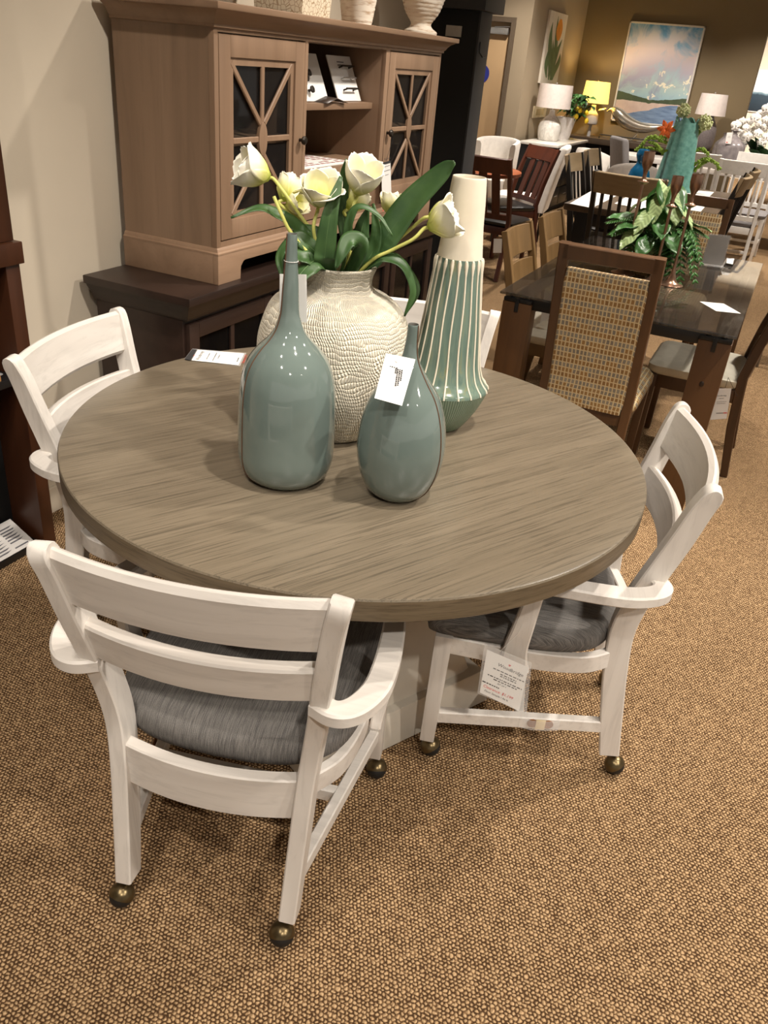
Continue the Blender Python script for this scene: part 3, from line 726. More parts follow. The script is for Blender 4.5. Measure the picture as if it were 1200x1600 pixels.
def ribbon(t, pts, W, fold=.18, twist=0.0, name='leaf', tipw=.04, facing=None, seed=0):
    """a long leaf along points, its flat side towards `facing` where it can"""
    P = crom(pts, 7); n = len(P); rows = []; fc = Vector(facing) if facing is not None else Vector((-P[0].x, -P[0].y, .5)).normalized()
    last = None
    for i, p in enumerate(P):
        s = i / (n - 1); tg = (P[min(i + 1, n - 1)] - P[max(i - 1, 0)]).normalized()
        sd = tg.cross(fc)
        if sd.length < .25 and last is not None: sd = last
        sd = (sd - tg * sd.dot(tg)).normalized()
        if last is not None and sd.dot(last) < 0: sd = -sd
        if last is not None: sd = (sd * .5 + last * .5); sd = (sd - tg * sd.dot(tg)).normalized()
        last = sd
        nn = sd.cross(tg)
        if twist: a = twist * s; sd2 = sd * math.cos(a) + nn * math.sin(a); nn = nn * math.cos(a) - sd * math.sin(a)
        else: sd2 = sd
        w = W / 2 * (math.sin(PI * (.17 + .80 * s)) ** .8); w = max(w, W * tipw * (1 - s))
        row = []
        for k in range(-3, 4):
            u = k / 3; row.append(p - Vector(t.location) + sd2 * (w * u) + nn * (fold * w * (abs(u) - .5) + .0012 * math.sin(s * 17 + u * 3 + seed)))
        rows.append(row)
    mb = MB().grid(rows)
    o = mb.build(name, M['leaf'], t, smooth=60, mods=[('SOLIDIFY', {'thickness': .0011})])
    v = MB().tube([r[3] + Vector((-P[0].x, -P[0].y, .3)).normalized() * .0009 for r in rows[:-2]], [.0006 - .0004 * i / n for i in range(len(rows) - 2)], 4).build('midrib', M['leaf_vein'], o)
    return o
def tulip(label, ctr, axis, stem_pts, leaves=(), R=.033, H=.066, opened=.25, seed=0):
    base = UC + Vector((random.Random(seed).uniform(-.02, .02), random.Random(seed + 9).uniform(-.02, .02), 0))
    t = thing('tulip', label, 'tulip', base, 0, 'cream tulips in the urn')
    if ctr is not None:
        b = bloom(t, ctr, axis, R, H, opened, seed); path = [base] + list(stem_pts) + [b - Vector(axis).normalized() * .012, b]
    else: path = [base] + list(stem_pts)
    MB().tube([p - base for p in crom(path, 6)], .0038, 10).build('stem', M['stem'], t)
    for i, (pts, W, kw) in enumerate(leaves): ribbon(t, [base + Vector((0, 0, .02))] + list(pts) if kw.pop('root', True) else pts, W, seed=seed + i, **kw)
    return t
RTV = Vector((RT[0], RT[1], 0)).normalized(); FWV = Vector((FW[0], FW[1], 0)).normalized(); UPV = Vector((0, 0, 1))
ax = lambda r, u, f: RTV * r + UPV * u + FWV * f
T = TU
tulip('cream tulip nodding to the left above the hutch door, on a bent stem', T(395, 266, -.01), ax(-.88, .34, -.30), [T(512, 400, -.01), T(470, 338, -.01), T(443, 300, -.01)],
      [([T(495, 395, -.03), T(462, 352, -.03), T(432, 335, -.03), T(405, 325, -.04), T(361, 341, -.05)], .034, dict(fold=.3, facing=ax(0, .9, -.5))),
       ([T(500, 405, -.05), T(478, 380, -.06), T(462, 372, -.06), T(438, 398, -.07), T(440, 432, -.08)], .036, dict(facing=ax(-.3, .7, -.6)))], R=.037, H=.074, opened=.45, seed=1)
tulip('small cream tulip facing away beside the bent stem', T(450, 296, .05), ax(.35, .75, .6), [T(500, 400, .02), T(473, 350, .04)], [], R=.026, H=.056, opened=.3, seed=2)
tulip('pale tulip half hidden under the wide open tulip at the left', T(462, 318, .03), ax(.5, .2, -.3), [T(500, 400, .01), T(478, 350, .03)], [], R=.022, H=.05, opened=.3, seed=3)
tulip('wide open cream tulip at the middle left of the bunch', T(500, 300, -.045), ax(.12, .85, -.5), [T(500, 405, -.03), T(490, 358, -.04)],
      [([T(508, 412, -.075), T(508, 395, -.085), T(516, 335, -.085), T(533, 276, -.06)], .046, dict(fold=.22, facing=ax(.1, .1, -1))),
       ([T(490, 412, -.07), T(470, 400, -.08), T(452, 398, -.09), T(455, 385, -.09)], .034, dict(facing=ax(0, .8, -.6)))], R=.037, H=.068, opened=.62, seed=4)
tulip('large open cream tulip at the top centre of the bunch', T(566, 279, -.01), ax(.22, .85, -.42), [T(545, 400, -.01), T(543, 345, -.01)],
      [([T(538, 405, -.05), T(545, 350, -.06), T(560, 323, -.06), T(592, 338, -.07), T(613, 369, -.08)], .020, dict(facing=ax(0, .9, -.4))),
       ([T(560, 400, -.07), T(560, 380, -.085), T(546, 376, -.09), T(534, 395, -.10), T(525, 419, -.105)], .042, dict(facing=ax(-.2, .6, -.8)))], R=.037, H=.074, opened=.5, seed=5)
tulip('pale tulip half hidden below the large open tulip at the top centre', T(552, 314, .05), ax(.35, .5, .5), [T(548, 400, .02), T(548, 350, .04)],
      [([T(545, 400, .02), T(535, 330, .03), T(537, 280, .03), T(541, 248, .02)], .030, dict(facing=ax(.3, .1, -1)))], R=.026, H=.052, opened=.5, seed=6)
tulip('yellow green tulip bud peeping out behind the big slanting leaf', T(611, 318, .06), ax(-.1, .9, .2), [T(565, 400, .03), T(600, 345, .05)],
      [([T(575, 408, -.0), T(600, 375, .0), T(640, 320, .0), T(690, 270, -.01), T(711, 254, -.02)], .064, dict(fold=.15, facing=ax(-.35, .45, -1)))], R=.022, H=.05, opened=.2, seed=7)
tulip('cream tulip bending out to the right beside the striped vase', T(694, 345, -.055), ax(.86, .44, -.10), [T(575, 412, -.04), T(612, 391, -.05), T(645, 374, -.06)],
      [([T(582, 410, -.04), T(606, 403, -.05), T(632, 418, -.06), T(645, 455, -.06), T(632, 494, -.06)], .030, dict(facing=ax(.3, .8, -.5))),
       ([T(578, 405, .0), T(612, 396, .0), T(645, 428, .01), T(652, 458, .0), T(630, 497, -.01)], .016, dict(facing=ax(.3, .8, -.3)))], R=.036, H=.072, opened=.6, seed=8)
tulip('cream tulip partly covered by the other tulip bending out to the right', T(688, 334, -.02), ax(.9, .3, .1), [T(575, 405, .0), T(612, 382, .0), T(645, 355, .0)],
      [([T(560, 405, .02), T(565, 360, .03), T(575, 325, .03)], .040, dict(facing=ax(0, .1, -1))), ([T(575, 405, -.01), T(588, 365, -.01), T(583, 318, .0)], .030, dict(facing=ax(-.3, .1, -1)))], R=.024, H=.05, opened=.4, seed=9)
tulip('bare yellow green tulip stem without a flower at the left of the bunch', None, None, [T(490, 408, -.06), T(455, 364, -.06), T(440, 335, -.06), T(428, 307, -.05)],
      [([T(500, 412, -.07), T(480, 418, -.09), T(462, 440, -.11), T(452, 470, -.125)], .050, dict(facing=ax(-.4, .7, -.7))),
       ([T(505, 400, -.02), T(500, 372, -.02), T(470, 362, -.03), T(440, 388, -.04)], .040, dict(facing=ax(-.2, .6, -.6))),
       ([T(495, 400, .05), T(462, 385, .05), T(441, 400, .05), T(441, 425, .04)], .022, dict(facing=ax(-.2, .2, -1)))], seed=10)

# ------------------------------------------------------------------ hutch on its buffet
HX, HB, HY0, HY1, BZ = -1.701, -2.095, 2.341, 4.168, .83
def hutch():
    t = thing('hutch_cabinet', 'taupe wood hutch with two lattice glass doors standing on the dark buffet', 'hutch', ((HX + HB) / 2, (HY0 + HY1) / 2, BZ))
    H, HD, HYm = M['hutch'], M['hutch_dark'], M['hutch_y']
    zt, zb = 1.605, .945; th = .022
    y_dl0, y_dl1, y_o0, y_o1, y_dr0, y_dr1 = 2.366, 2.884, 2.908, 3.556, 3.596, 4.142
    B = lambda n, m, mb: mb.build(n, m, t, world=True)
    B('side_panel', HD, MB().bx(HB, HX - .0225, HY0 + .0005, HY0 + th, zb, zt, 0)); B('side_panel', HD, MB().bx(HB, HX - .0225, HY1 - th, HY1 - .0005, zb, zt, 0))
    B('back_panel', HD, MB().bx(HB, HB + .01, HY0 + th, HY1 - th, zb, zt, .001))
    B('divider', H, MB().bx(HB + .01, HX - .02, y_o0 - th, y_o0, zb, zt, .001)); B('divider', H, MB().bx(HB + .01, HX - .02, y_o1, y_o1 + th, zb, zt, .001))
    for z, a, b_ in ((1.36, y_o0, y_o1), (1.255, HY0 + th, y_o0 - th), (1.255, y_o1 + th, HY1 - th)):
        B('shelf', HYm, MB().bx(HB + .01, HX - .05, a, b_, z, z + .024, .002))
    B('deck', HYm, MB().bx(HB + .01, HX - .023, y_o0, y_o1, 1.135, 1.158, 0))
    B('bottom_board', HYm, MB().bx(HB + .01, HX - .03, HY0 + th, HY1 - th, zb, zb + .02, .001)); B('top_board', HYm, MB().bx(HB + .01, HX - .03, HY0 + th, HY1 - th, zt - .02, zt, .001))
    f = MB()
    for a, b_ in ((HY0, y_dl0 - .003), (y_dl1 + .003, y_o0), (y_o1, y_dr0 - .003), (y_dr1 + .003, HY1)): f.bx(HX - .022, HX, a, b_, zb, zt, .0015)
    for ya_, yb_ in ((y_dl0 - .003, y_dl1 + .003), (y_o0, y_o1), (y_dr0 - .003, y_dr1 + .003)):
        f.bx(HX - .0215, HX - .0004, ya_, yb_, 1.588, zt, 0).bx(HX - .0215, HX - .0004, ya_, yb_, zb, .968, 0)
    f.bx(HX - .0215, HX - .0004, y_o0, y_o1, 1.128, 1.1575, 0)
    B('face_frame', H, f)
    dr = B('drawer', HYm, MB().bx(HX - .02, HX + .001, y_o0 + .003, y_o1 - .003, .972, 1.124, .003))
    for nm, y0, y1, ky in (('door', y_dl0, y_dl1, y_dl1 - .022), ('door', y_dr0, y_dr1, y_dr0 + .022)):
        z0, z1 = .972, 1.584; sw = .062; mb = MB(); x0, x1 = HX - .02, HX + .001
        mb.bx(x0, x1, y0, y0 + sw, z0, z1, .002).bx(x0, x1, y1 - sw, y1, z0, z1, .002).bx(x0, x1, y0 + sw, y1 - sw, z1 - sw, z1, .002).bx(x0, x1, y0 + sw, y1 - sw, z0, z0 + sw, .002)
        d = B(nm, H, mb)
        # inner lattice: flat frame with eight spokes from a long hub
        a0, a1, c0, c1 = y0 + sw, y1 - sw, z0 + sw, z1 - sw; ym, zm = (a0 + a1) / 2, (c0 + c1) / 2; L = MB(); xl0, xl1 = HX - .017, HX - .006; fr = .022
        L.bx(xl0, xl1, a0, a0 + fr, c0, c1, 0).bx(xl0, xl1, a1 - fr, a1, c0, c1, 0).bx(xl0, xl1 - .0002, a0 + fr, a1 - fr, c1 - fr, c1, 0).bx(xl0, xl1 - .0002, a0 + fr, a1 - fr, c0, c0 + fr, 0)
        xm = (xl0 + xl1) / 2; up = (1, 0, 0)
        for d_, p, q in ((.0006, (ym, c0 + fr), (ym, c1 - fr)), (.0012, (a0 + fr, zm), (a1 - fr, zm))): L.bar([(xm + d_, *p), (xm + d_, *q)], .020, .010, up, .003)
        for sy in (-1, 1):
            for sz in (-1, 1):
                L.bar([(xm + .0018 + .0004 * sy * sz + .0002 * sz, ym + sy * .012, zm + sz * .05), (xm + .0018 + .0004 * sy * sz + .0002 * sz, a0 + fr * .6 if sy < 0 else a1 - fr * .6, c0 + fr * .6 if sz < 0 else c1 - fr * .6)], .020, .010, up, .003)
        L.prism([(ym + .026 * math.cos(q), zm + .054 * math.sin(q)) for q in [2 * PI * k / 20 for k in range(20)]], 'X', xl0 + .001, xl1 + .0032, .0015)
        B('lattice', H, L).parent = d
        g = B('glass', M['pane'], MB().bx(HX - .0195, HX - .0175, a0, a1, c0, c1, 0)); g.parent = d
        kb = MB().lathe([(0, 0), (.006, 0), (.006, .010), (.014, .016), (.0155, .022), (.011, .028), (0, .029)], n=24).build('knob', M['bronze'], d)
        kb.location = Vector((HX + .001, ky, 1.268)) - Vector(t.location); kb.rotation_euler = (0, PI / 2, 0)
    # crown and base mouldings as rings that step outward
    def loft(name, levels):
        rings = [[(HB, HY0 - e, z), (HX + e, HY0 - e, z), (HX + e, HY1 + e, z), (HB, HY1 + e, z)] for e, z in levels]
        B(name, HYm, MB().sweep(rings))
    loft('crown', [(.0, 1.598), (.008, 1.600), (.008, 1.608), (.014, 1.613), (.019, 1.622), (.030, 1.634), (.046, 1.643), (.050, 1.645), (.058, 1.646), (.060, 1.649), (.060, 1.663), (.058, 1.665)])
    loft('base_moulding', [(.0, .950), (.006, .945), (.008, .938), (.014, .934), (.014, .928)])
    zf = .893
    foot = [(HY0 - .014, BZ), (HY0 + .118, BZ), (HY0 + .122, zf - .018), (HY0 + .138, zf - .003), (HY0 + .15, zf), (HY1 - .15, zf), (HY1 - .138, zf - .003), (HY1 - .122, zf - .018), (HY1 - .118, BZ), (HY1 + .014, BZ), (HY1 + .014, .930), (HY0 - .014, .930)]
    B('base_front', HYm, MB().prism([(y, max(z, BZ + .0006)) for y, z in foot], 'X', HX - .008, HX + .014, .001))
    for y0 in (HY0 - .014, HY1 - .008): B('base_side', HYm, MB().bx(HB, HX - .0085, y0 + (.0005 if y0 < 3 else 0), y0 + .0215, BZ + .0006, .9298, .001))
    return t
hutch()

def buffet():
    x1, x0, y0, y1 = -1.652, -2.10, 2.120, 4.40
    t = thing('buffet_cabinet', 'long dark espresso buffet cabinet under the taupe hutch', 'buffet', ((x0 + x1) / 2, (y0 + y1) / 2, 0)); E_ = M['espresso']
    B = lambda n, m, mb, p=None: mb.build(n, m, p or t, world=True)
    B('top', E_, MB().bx(x0, x1, y0, y1, .802, BZ, .004))
    rings = [[(x0, y0 + e, z), (x1 - e, y0 + e, z), (x1 - e, y1 - e, z), (x0, y1 - e, z)] for e, z in ((.052, .735), (.046, .742), (.040, .752), (.028, .775), (.016, .792), (.012, .803))]
    B('cove_moulding', E_, MB().sweep(rings))
    bx0, by0, by1 = x1 - .055, y0 + .055, y1 - .055
    B('body', E_, MB().bx(x0, bx0 - .02, by0, by1, .09, .74, .003))
    B('base', E_, MB().bx(x0, bx0 + .008, by0 - .01, by1 + .01, 0.001, .09, .004))
    n = 4; w = (by1 - by0) / n
    for k in range(n):
        a, b_ = by0 + k * w + .012, by0 + (k + 1) * w - .012; z0, z1 = .105, .718; s = .055; xf0, xf1 = bx0 - .02, bx0
        d = B('door', E_, MB().bx(xf0, xf1, a, a + s, z0, z1, .003).bx(xf0, xf1, b_ - s, b_, z0, z1, .003).bx(xf0, xf1, a + s, b_ - s, z1 - s, z1, .003).bx(xf0, xf1, a + s, b_ - s, z0, z0 + s, .003).bx(xf0 + .004, xf1 - .006, (a + b_) / 2 - .012, (a + b_) / 2 + .012, z0 + s, z1 - s, .002))
        MB().bx(xf0 + .002, xf0 + .006, a + s, b_ - s, z0 + s, z1 - s, 0).build('glass', plain('dark_cabinet_glass', (12, 11, 11), .08), t, world=True).parent = d
        k2 = MB().ball((0, 0, 0), .013, 14).build('knob', M['bronze'], d); ky = b_ - .028 if k % 2 == 0 else a + .028
        k2.location = Vector((bx0 + .012, ky, .47)) - Vector(t.location)
    return t
buffet()

# hardware sample boards on the hutch shelf
def sample_board(label, y0, y1, kind, z=1.3845):
    xb, xt, h = -1.80, -1.868, .163
    t = thing('sample_board', label, 'sample board', (xb, (y0 + y1) / 2, z), 0, 'hardware sample boards in the hutch')
    w = y1 - y0; ang = math.atan2(xb - xt, h); L = math.hypot(h, xb - xt)
    up = Vector((xt - xb, 0, h)).normalized(); n = Vector((h, 0, xb - xt)).normalized()
    m = frame_matrix(up * (L / 2) + n * .004, (0, 1, 0), up)
    b = MB(); b.box((0, 0, 0), (w, L, .005), .001); o = b.build('board', M['paper'], t); o.matrix_local = m
    if kind == 'pulls':
        for k, (x, y, mt) in enumerate(((.02, .042, 'bronze'), (.012, -.004, 'steel'), (.008, -.046, 'bronze'))):
            q = MB().bar([(x - .052, y, .024), (x + .052, y, .024)], .007, .007, (0, 0, 1), .002)
            for sx in (-.042, .042): q.cyl((x + sx, y, .013), .0035, .021, n=10)
            q.build('pull_handle', M[mt], t).matrix_local = m
    else:
        for k, (x, y) in enumerate(((-.03, .035), (.03, .01), (.0, -.01), (-.035, -.04), (.02, -.05))):
            q = MB().lathe([(0, .002), (.005, .002), (.005, .012), (.013, .018), (.013, .024), (0, .028)], (x, y, 0), 18)
            q.build('knob', M['bronze'], t).matrix_local = m
    mb = MB()
    for r_ in range(2): mb.quad(*[(a * .03, L * .36 - r_ * .012 + c * .0016, .0032) for a, c in ((-1, -1), (1, -1), (1, 1), (-1, 1))])
    mb.build('print', M['ink'], t, smooth=None).matrix_local = m
ya = atx(-1.81, 520, 165).y; yb = atx(-1.80, 574, 165).y
sample_board('white sample board with three drawer pulls on the hutch shelf', ya + .02, min(yb - .014, 3.53), 'pulls')
sample_board('white sample board with small dark knobs on the hutch shelf', 2.925, ya - .065, 'knobs')
c = atx(-1.762, 520, 165)
t = thing('folded_brochure', 'dark folded brochure lying open before the sample boards in the hutch', 'brochure', (-1.765, c.y - .02, 1.3845))
MB().grid([[(-.02, -.09, .003), (-.02, 0, .022), (-.02, .08, .003)], [(.03, -.07, .001), (.03, .01, .018), (.03, .10, .001)]]).build('cover', plain('dark_brochure_cover', (66, 54, 46), .4), t, mods=[('SOLIDIFY', {'thickness': .001})])
# printed sheets on the hutch deck
t = thing('swatch_sheet', 'white sheet with rows of red and brown stripes in the open bay of the hutch', 'swatch sheet', (-1.83, 3.17, 1.1585))
MB().bx(-.11, .115, -.25, .16, 0, .006, .001).build('sheet', M['paper'], t)
mb = MB(); rn = random.Random(4)
for i in range(9):
    for j in range(7):
        if rn.random() < .75: x = -.10 + j * .03; y = -.23 + i * .042; mb.bx(x, x + .012, y, y + .03, .0061, .0066, 0)
mb.build('stripe_print', plain('rust_print', (150, 80, 70), .6), t)
# price tag on the hutch
q = [atx(-1.672, *p) for p in ((596, 258), (610, 254), (611.5, 307), (597, 313))]
t, m, n, w = card('price_tag', 'narrow white price tag hanging on the right glass door of the hutch', 'tag', *q,
    [('lettering', M['ink'], [STORE(1.0, .155)], text_bars([(-.3, .3, .7, .03), (-.34, .34, .5, .03), (-.2, .2, .3, .03)], 8)), ('price', M['red_ink'], [('$', .0, -1.15, .3, 'CENTER')] and None, text_bars([(-.35, .35, -1.1, .07), (-.3, .3, -1.35, .06)], 9))])
qs = [atx(-1.672, *p) - Vector(t.location) for p in ((595.5, 258.5), (610, 254.5), (610, 251), (595.5, 255))]
MB().sweep([[v - Vector((.001, 0, 0)) for v in qs], [v + Vector((.001, 0, 0)) for v in qs]]).build('header_strip', M['charcoal'], t, smooth=None)
MB().tube([atx(-1.672, 603, 252) - Vector(t.location), Vector((HX + .0335, 3.618, 1.25)) - Vector(t.location)], .0008, 5).build('string', M['ink'], t)
# white card between the hutch and the black tower
t = thing('display_card', 'white card standing on the buffet between the hutch and the black display tower', 'card', (-1.80, 4.27, BZ + .0006))
MB().bx(-.003, .003, -.04, .075, 0, .42, .001).build('card', M['paper'], t)
MB().bx(-.03, .03, -.035, .07, 0, .008, .002).build('stand', M['paper'], t)

# things on top of the hutch
HT = 1.6652
t = thing('planter_box', 'cream crackled square planter on top of the hutch', 'planter', (-1.84, 3.02, HT))
crk = NT('crackled_cream_paint'); v = crk.n('ShaderNodeTexVoronoi'); v.feature = 'DISTANCE_TO_EDGE'; v.inputs['Scale'].default_value = 60; crk.l(crk.coord(), v.inputs['Vector'])
crk.col(crk.ramp(v.outputs['Distance'], [(.02, lin((176, 150, 116))), (.07, lin((232, 220, 196)))])); crk.set(Roughness=.7)
MB().frustum((0, 0), (.2, .2), 0, (0, 0), (.24, .24), .26, .004).build('box', crk.m, t)
MB().bx(-.13, .13, -.13, .13, .26, .285, .004).build('rim', M['vase_cream'], t)
def footed(label, x, px, py, rfoot, rbody, h, foot):
    y = atx(x, px, py).y
    t = thing('whitewashed_urn', label, 'urn', (x, y, HT), 0, 'whitewashed urns on the hutch')
    m = NT('chalky_whitewash'); f = m.noise(m.coord((1, 1, 6)), 14, 4); m.col(m.ramp(f, [(.34, lin((186, 160, 132))), (.5, lin((232, 222, 206)))])); m.set(Roughness=.85)
    if foot: pr = [(rfoot, 0), (rfoot, .016), (rfoot * .72, .03), (rfoot * .62, .045), (rfoot * .75, .062), (rbody * .8, .10), (rbody, .17), (rbody * .97, .24), (rbody * .8, h)]
    else: pr = [(rfoot, 0), (rfoot * 1.05, .02), (rbody * .95, .14), (rbody, .22), (rbody * .85, h)]
    fn = lambda a, z: 1 + .014 * math.sin(z * 2 * PI / .016) * (1 if z > .06 or not foot else 0)
    q = smooth_prof(pr, 14); MB().lathe([(0, 0)] + q + [(q[-1][0] * .8, h - .004), (q[-1][0] * .75, h - .08), (0, h - .1)], n=48, fn=fn).build('body', m.m, t, smooth=60)
footed('ribbed whitewashed urn in the middle of the hutch top', -1.86, 558, 28, .062, .088, .30, False)
footed('footed whitewashed urn at the end of the hutch top near the black tower', -1.80, 657, 46, .078, .105, .34, True)

# ------------------------------------------------------------------ black display tower and cherry display case
TY = 4.80; TX = aty(TY, 735, 140).x; TY2 = 4.975
t = thing('display_tower', 'tall black display tower with charcoal edge beyond the hutch', 'display rack', ((WALLX + TX) / 2, (TY + TY2) / 2, 0))
MB().bx(-2.6, TX, TY, TY2, 0.001, 1.815, .003).build('body', M['black_matte'], t, world=True)
MB().bx(TX + .0005, TX + .012, TY - .002, TY2 + .002, 0.001, 1.815, .002).build('edge_strip', M['charcoal'], t, world=True)
MB().bx(-2.6, TX + .05, TY - .06, TY2 + .08, 1.8155, 2.15, .004).build('header', M['charcoal'], t, world=True)
q = aty(TY - .004, 709, 48.5); MB().bx(q.x - .046, q.x + .046, TY - .008, TY - .0005, q.z - .026, q.z + .026, .002).build('label_plate', plain('grey_label_plate', (186, 182, 176), .5), t, world=True)
q = atx(TX + .014, 748, 82); MB().tube([(TX + .014, q.y + .005, q.z + .05), (TX + .018, q.y, q.z), (TX + .03, q.y + .02, q.z - .02), (TX + .034, q.y + .06, q.z - .015)], .004, 8).build('hook', M['black_satin'], t, world=True)

DX = -1.965
t = thing('display_case', 'dark cherry display case with black interior against the beige wall', 'display case', (-2.03, 1.35, 0)); CH = M['cherry']
B = lambda n, m, mb: mb.build(n, m, t, world=True)
B('end_post', CH, MB().bx(-2.115, DX, 1.692, 1.743, .001, .952, .003)); B('end_post', CH, MB().bx(-2.115, DX, .75, .80, .001, .952, .003))
B('apron', CH, MB().bx(-2.12, DX + .012, .74, 1.752, .953, 1.015, .003))
B('upper_panel', CH, MB().bx(-2.12, DX - .004, .75, 1.738, 1.016, 1.98, .004))
B('back_panel', M['black_matte'], MB().bx(-2.118, -2.10, .80, 1.692, .001, .952, .001))
B('plinth', M['black_satin'], MB().bx(-2.10, -1.981, .802, 1.690, .001, .026, .002))
B('shelf', M['black_satin'], MB().bx(-2.10, -1.972, .802, 1.690, .595, .620, .002))
t = thing('swatch_chart', 'white chart of striped swatches lying in the bottom of the cherry display case', 'swatch chart', (-2.03, 1.3, .03))
w0, w1 = Vector((-1.983, 0, .0285)), Vector((-2.088, 0, .085)); e = (w1 - w0); Lc = e.length; m = frame_matrix((w0 + w1) / 2 + Vector((0, 1.25, 0)) - Vector(t.location), (0, 1, 0), e)
MB().box((0, 0, 0), (.84, Lc, .003), .0005).build('sheet', plain('pale_chart_paper', (214, 210, 206), .5), t).matrix_local = m
mb = MB(); rn = random.Random(2)
for j in range(12):
    x0 = -.40 + j * .068
    for i in range(9):
        y0 = -Lc / 2 + .012 + i * .0115
        if rn.random() < .9: mb.quad((x0, y0, .0018), (x0 + .056 * rn.uniform(.5, 1), y0, .0018), (x0 + .056, y0 + .005, .0018), (x0, y0 + .005, .0018))
mb.build('swatch_print', plain('grey_print', (92, 90, 96), .6), t, smooth=None).matrix_local = m
q = [atz(.64, 0, 600)]; t = thing('wood_sample', 'pale oak door sample on the shelf of the cherry display case', 'wood sample', (-2.02, 1.50, .6205))
MB().bx(-.07, .045, -.2, .128, .0, .02, .002).build('panel', wood('honey_oak', (150, 104, 62), (190, 144, 92), 'Y', .45, 30, .1), t)
MB().bx(-.076, .049, -.206, .134, .0202, .024, .001).build('cover_sheet', M['plastic'], t)

# ------------------------------------------------------------------ chairs of the rooms behind
def pxm(p): return float((np.array(p) - CP) @ FW) / FPX
def side_chair(name, label, cat, pose, wood_m, seat_m, group=None, w=.46, seat=.46, depth=.44, H=.95, lean=.12, crest=.09, crest_m=None, bow=.03, kind='vertical', n=5, slat_w=.03, post=(.032, .04), cushion=.05, gap=.17, legs='square', foot_out=.05, slat_m=None, stretch=False, rail=.06):
    """local frame: origin on the floor under the rear of the seat, +y towards the front"""
    t = thing(name, label, cat, (pose[0], pose[1], 0), R_(pose[2] - 90), group); sm = slat_m or wood_m
    hw = w / 2 - post[0] / 2
    yb = lambda z: -lean * ((z - seat) / (H - seat)) ** 1.25 if z > seat else -foot_out * ((seat - z) / seat) ** 1.5
    zs = [.003, seat * .5, seat, lerp(seat, H, .35), lerp(seat, H, .7), H]
    for s in (-1, 1): MB().bar([(s * hw, yb(z), z) for z in zs], post[0], [post[1] * .8, post[1], post[1], post[1], post[1] * .9, post[1] * .75], (0, 1, 0), .003).build('back_post', wood_m, t)
    for s in (-1, 1): MB().frustum((s * hw, depth - .03), (post[0] * .85, post[0] * .85), .001, (s * hw, depth - .03), (post[0] * 1.2, post[0] * 1.2), seat - cushion, .002).build('leg', wood_m, t)
    r0 = seat - cushion - rail
    R = MB()
    for s in (-1, 1): R.bx(s * hw - .011, s * hw + .011, .01, depth - .03, r0, seat - cushion, .002)
    R.bx(-hw, hw, depth - .042, depth - .018, r0, seat - cushion, .002).bx(-hw, hw, -.012, .012, r0, seat - cushion, .002)
    R.build('seat_frame', wood_m, t)
    if stretch:
        R = MB()
        for s in (-1, 1): R.bx(s * hw - .009, s * hw + .009, 0, depth - .03, .16, .185, .002)
        R.bx(-hw, hw, depth * .5 - .01, depth * .5 + .01, .16, .185, .002); R.build('stretcher', wood_m, t)
    o = rrect(w + .015, depth + .01, .05, 5, 0, depth / 2); rings = []
    for ins, z in ((.012, seat - cushion), (0, seat - cushion * .75), (0, seat - cushion * .35), (.018, seat - .006), (.06, seat), (.14, seat + .004)):
        k = 1 - ins / (w / 2); rings.append([(x * k, depth / 2 + (y - depth / 2) * k, z) for x, y in o])
    MB().sweep(rings).build('seat', seat_m, t, smooth=50)
    def cross(nm, z, h, th, m, b=bow, xe=hw, dy=0):
        P = [(lerp(-xe, xe, k / 10), yb(z) + dy - b * (1 - (2 * k / 10 - 1) ** 2), z) for k in range(11)]
        up = (0, (yb(z + .05) - yb(z - .05)) / .1, 1)
        return MB().bar(P, th, h, up, .003).build(nm, m, t)
    if kind == 'vertical':
        cross('crest_rail', H - crest / 2, crest, .026, crest_m or wood_m, xe=hw + (.016 if crest_m else 0))
        zl = seat + .03; cross('lower_rail', zl, .045, .02, wood_m)
        for k in range(n):
            x = lerp(-hw, hw, (k + 1) / (n + 1)); zz = [zl, lerp(zl, H - crest, .4), lerp(zl, H - crest, .75), H - crest + .01]
            MB().bar([(x, yb(z) - bow * (1 - (x / hw) ** 2) - .006 * math.sin(PI * i / 3), z) for i, z in enumerate(zz)], slat_w, .014, (0, 1, 0), .002).build('slat', sm, t)
    elif kind == 'horizontal':
        z = H - .005
        for k in range(n): cross('back_rail', z - crest / 2, crest, .02, sm); z -= crest + gap
    return t

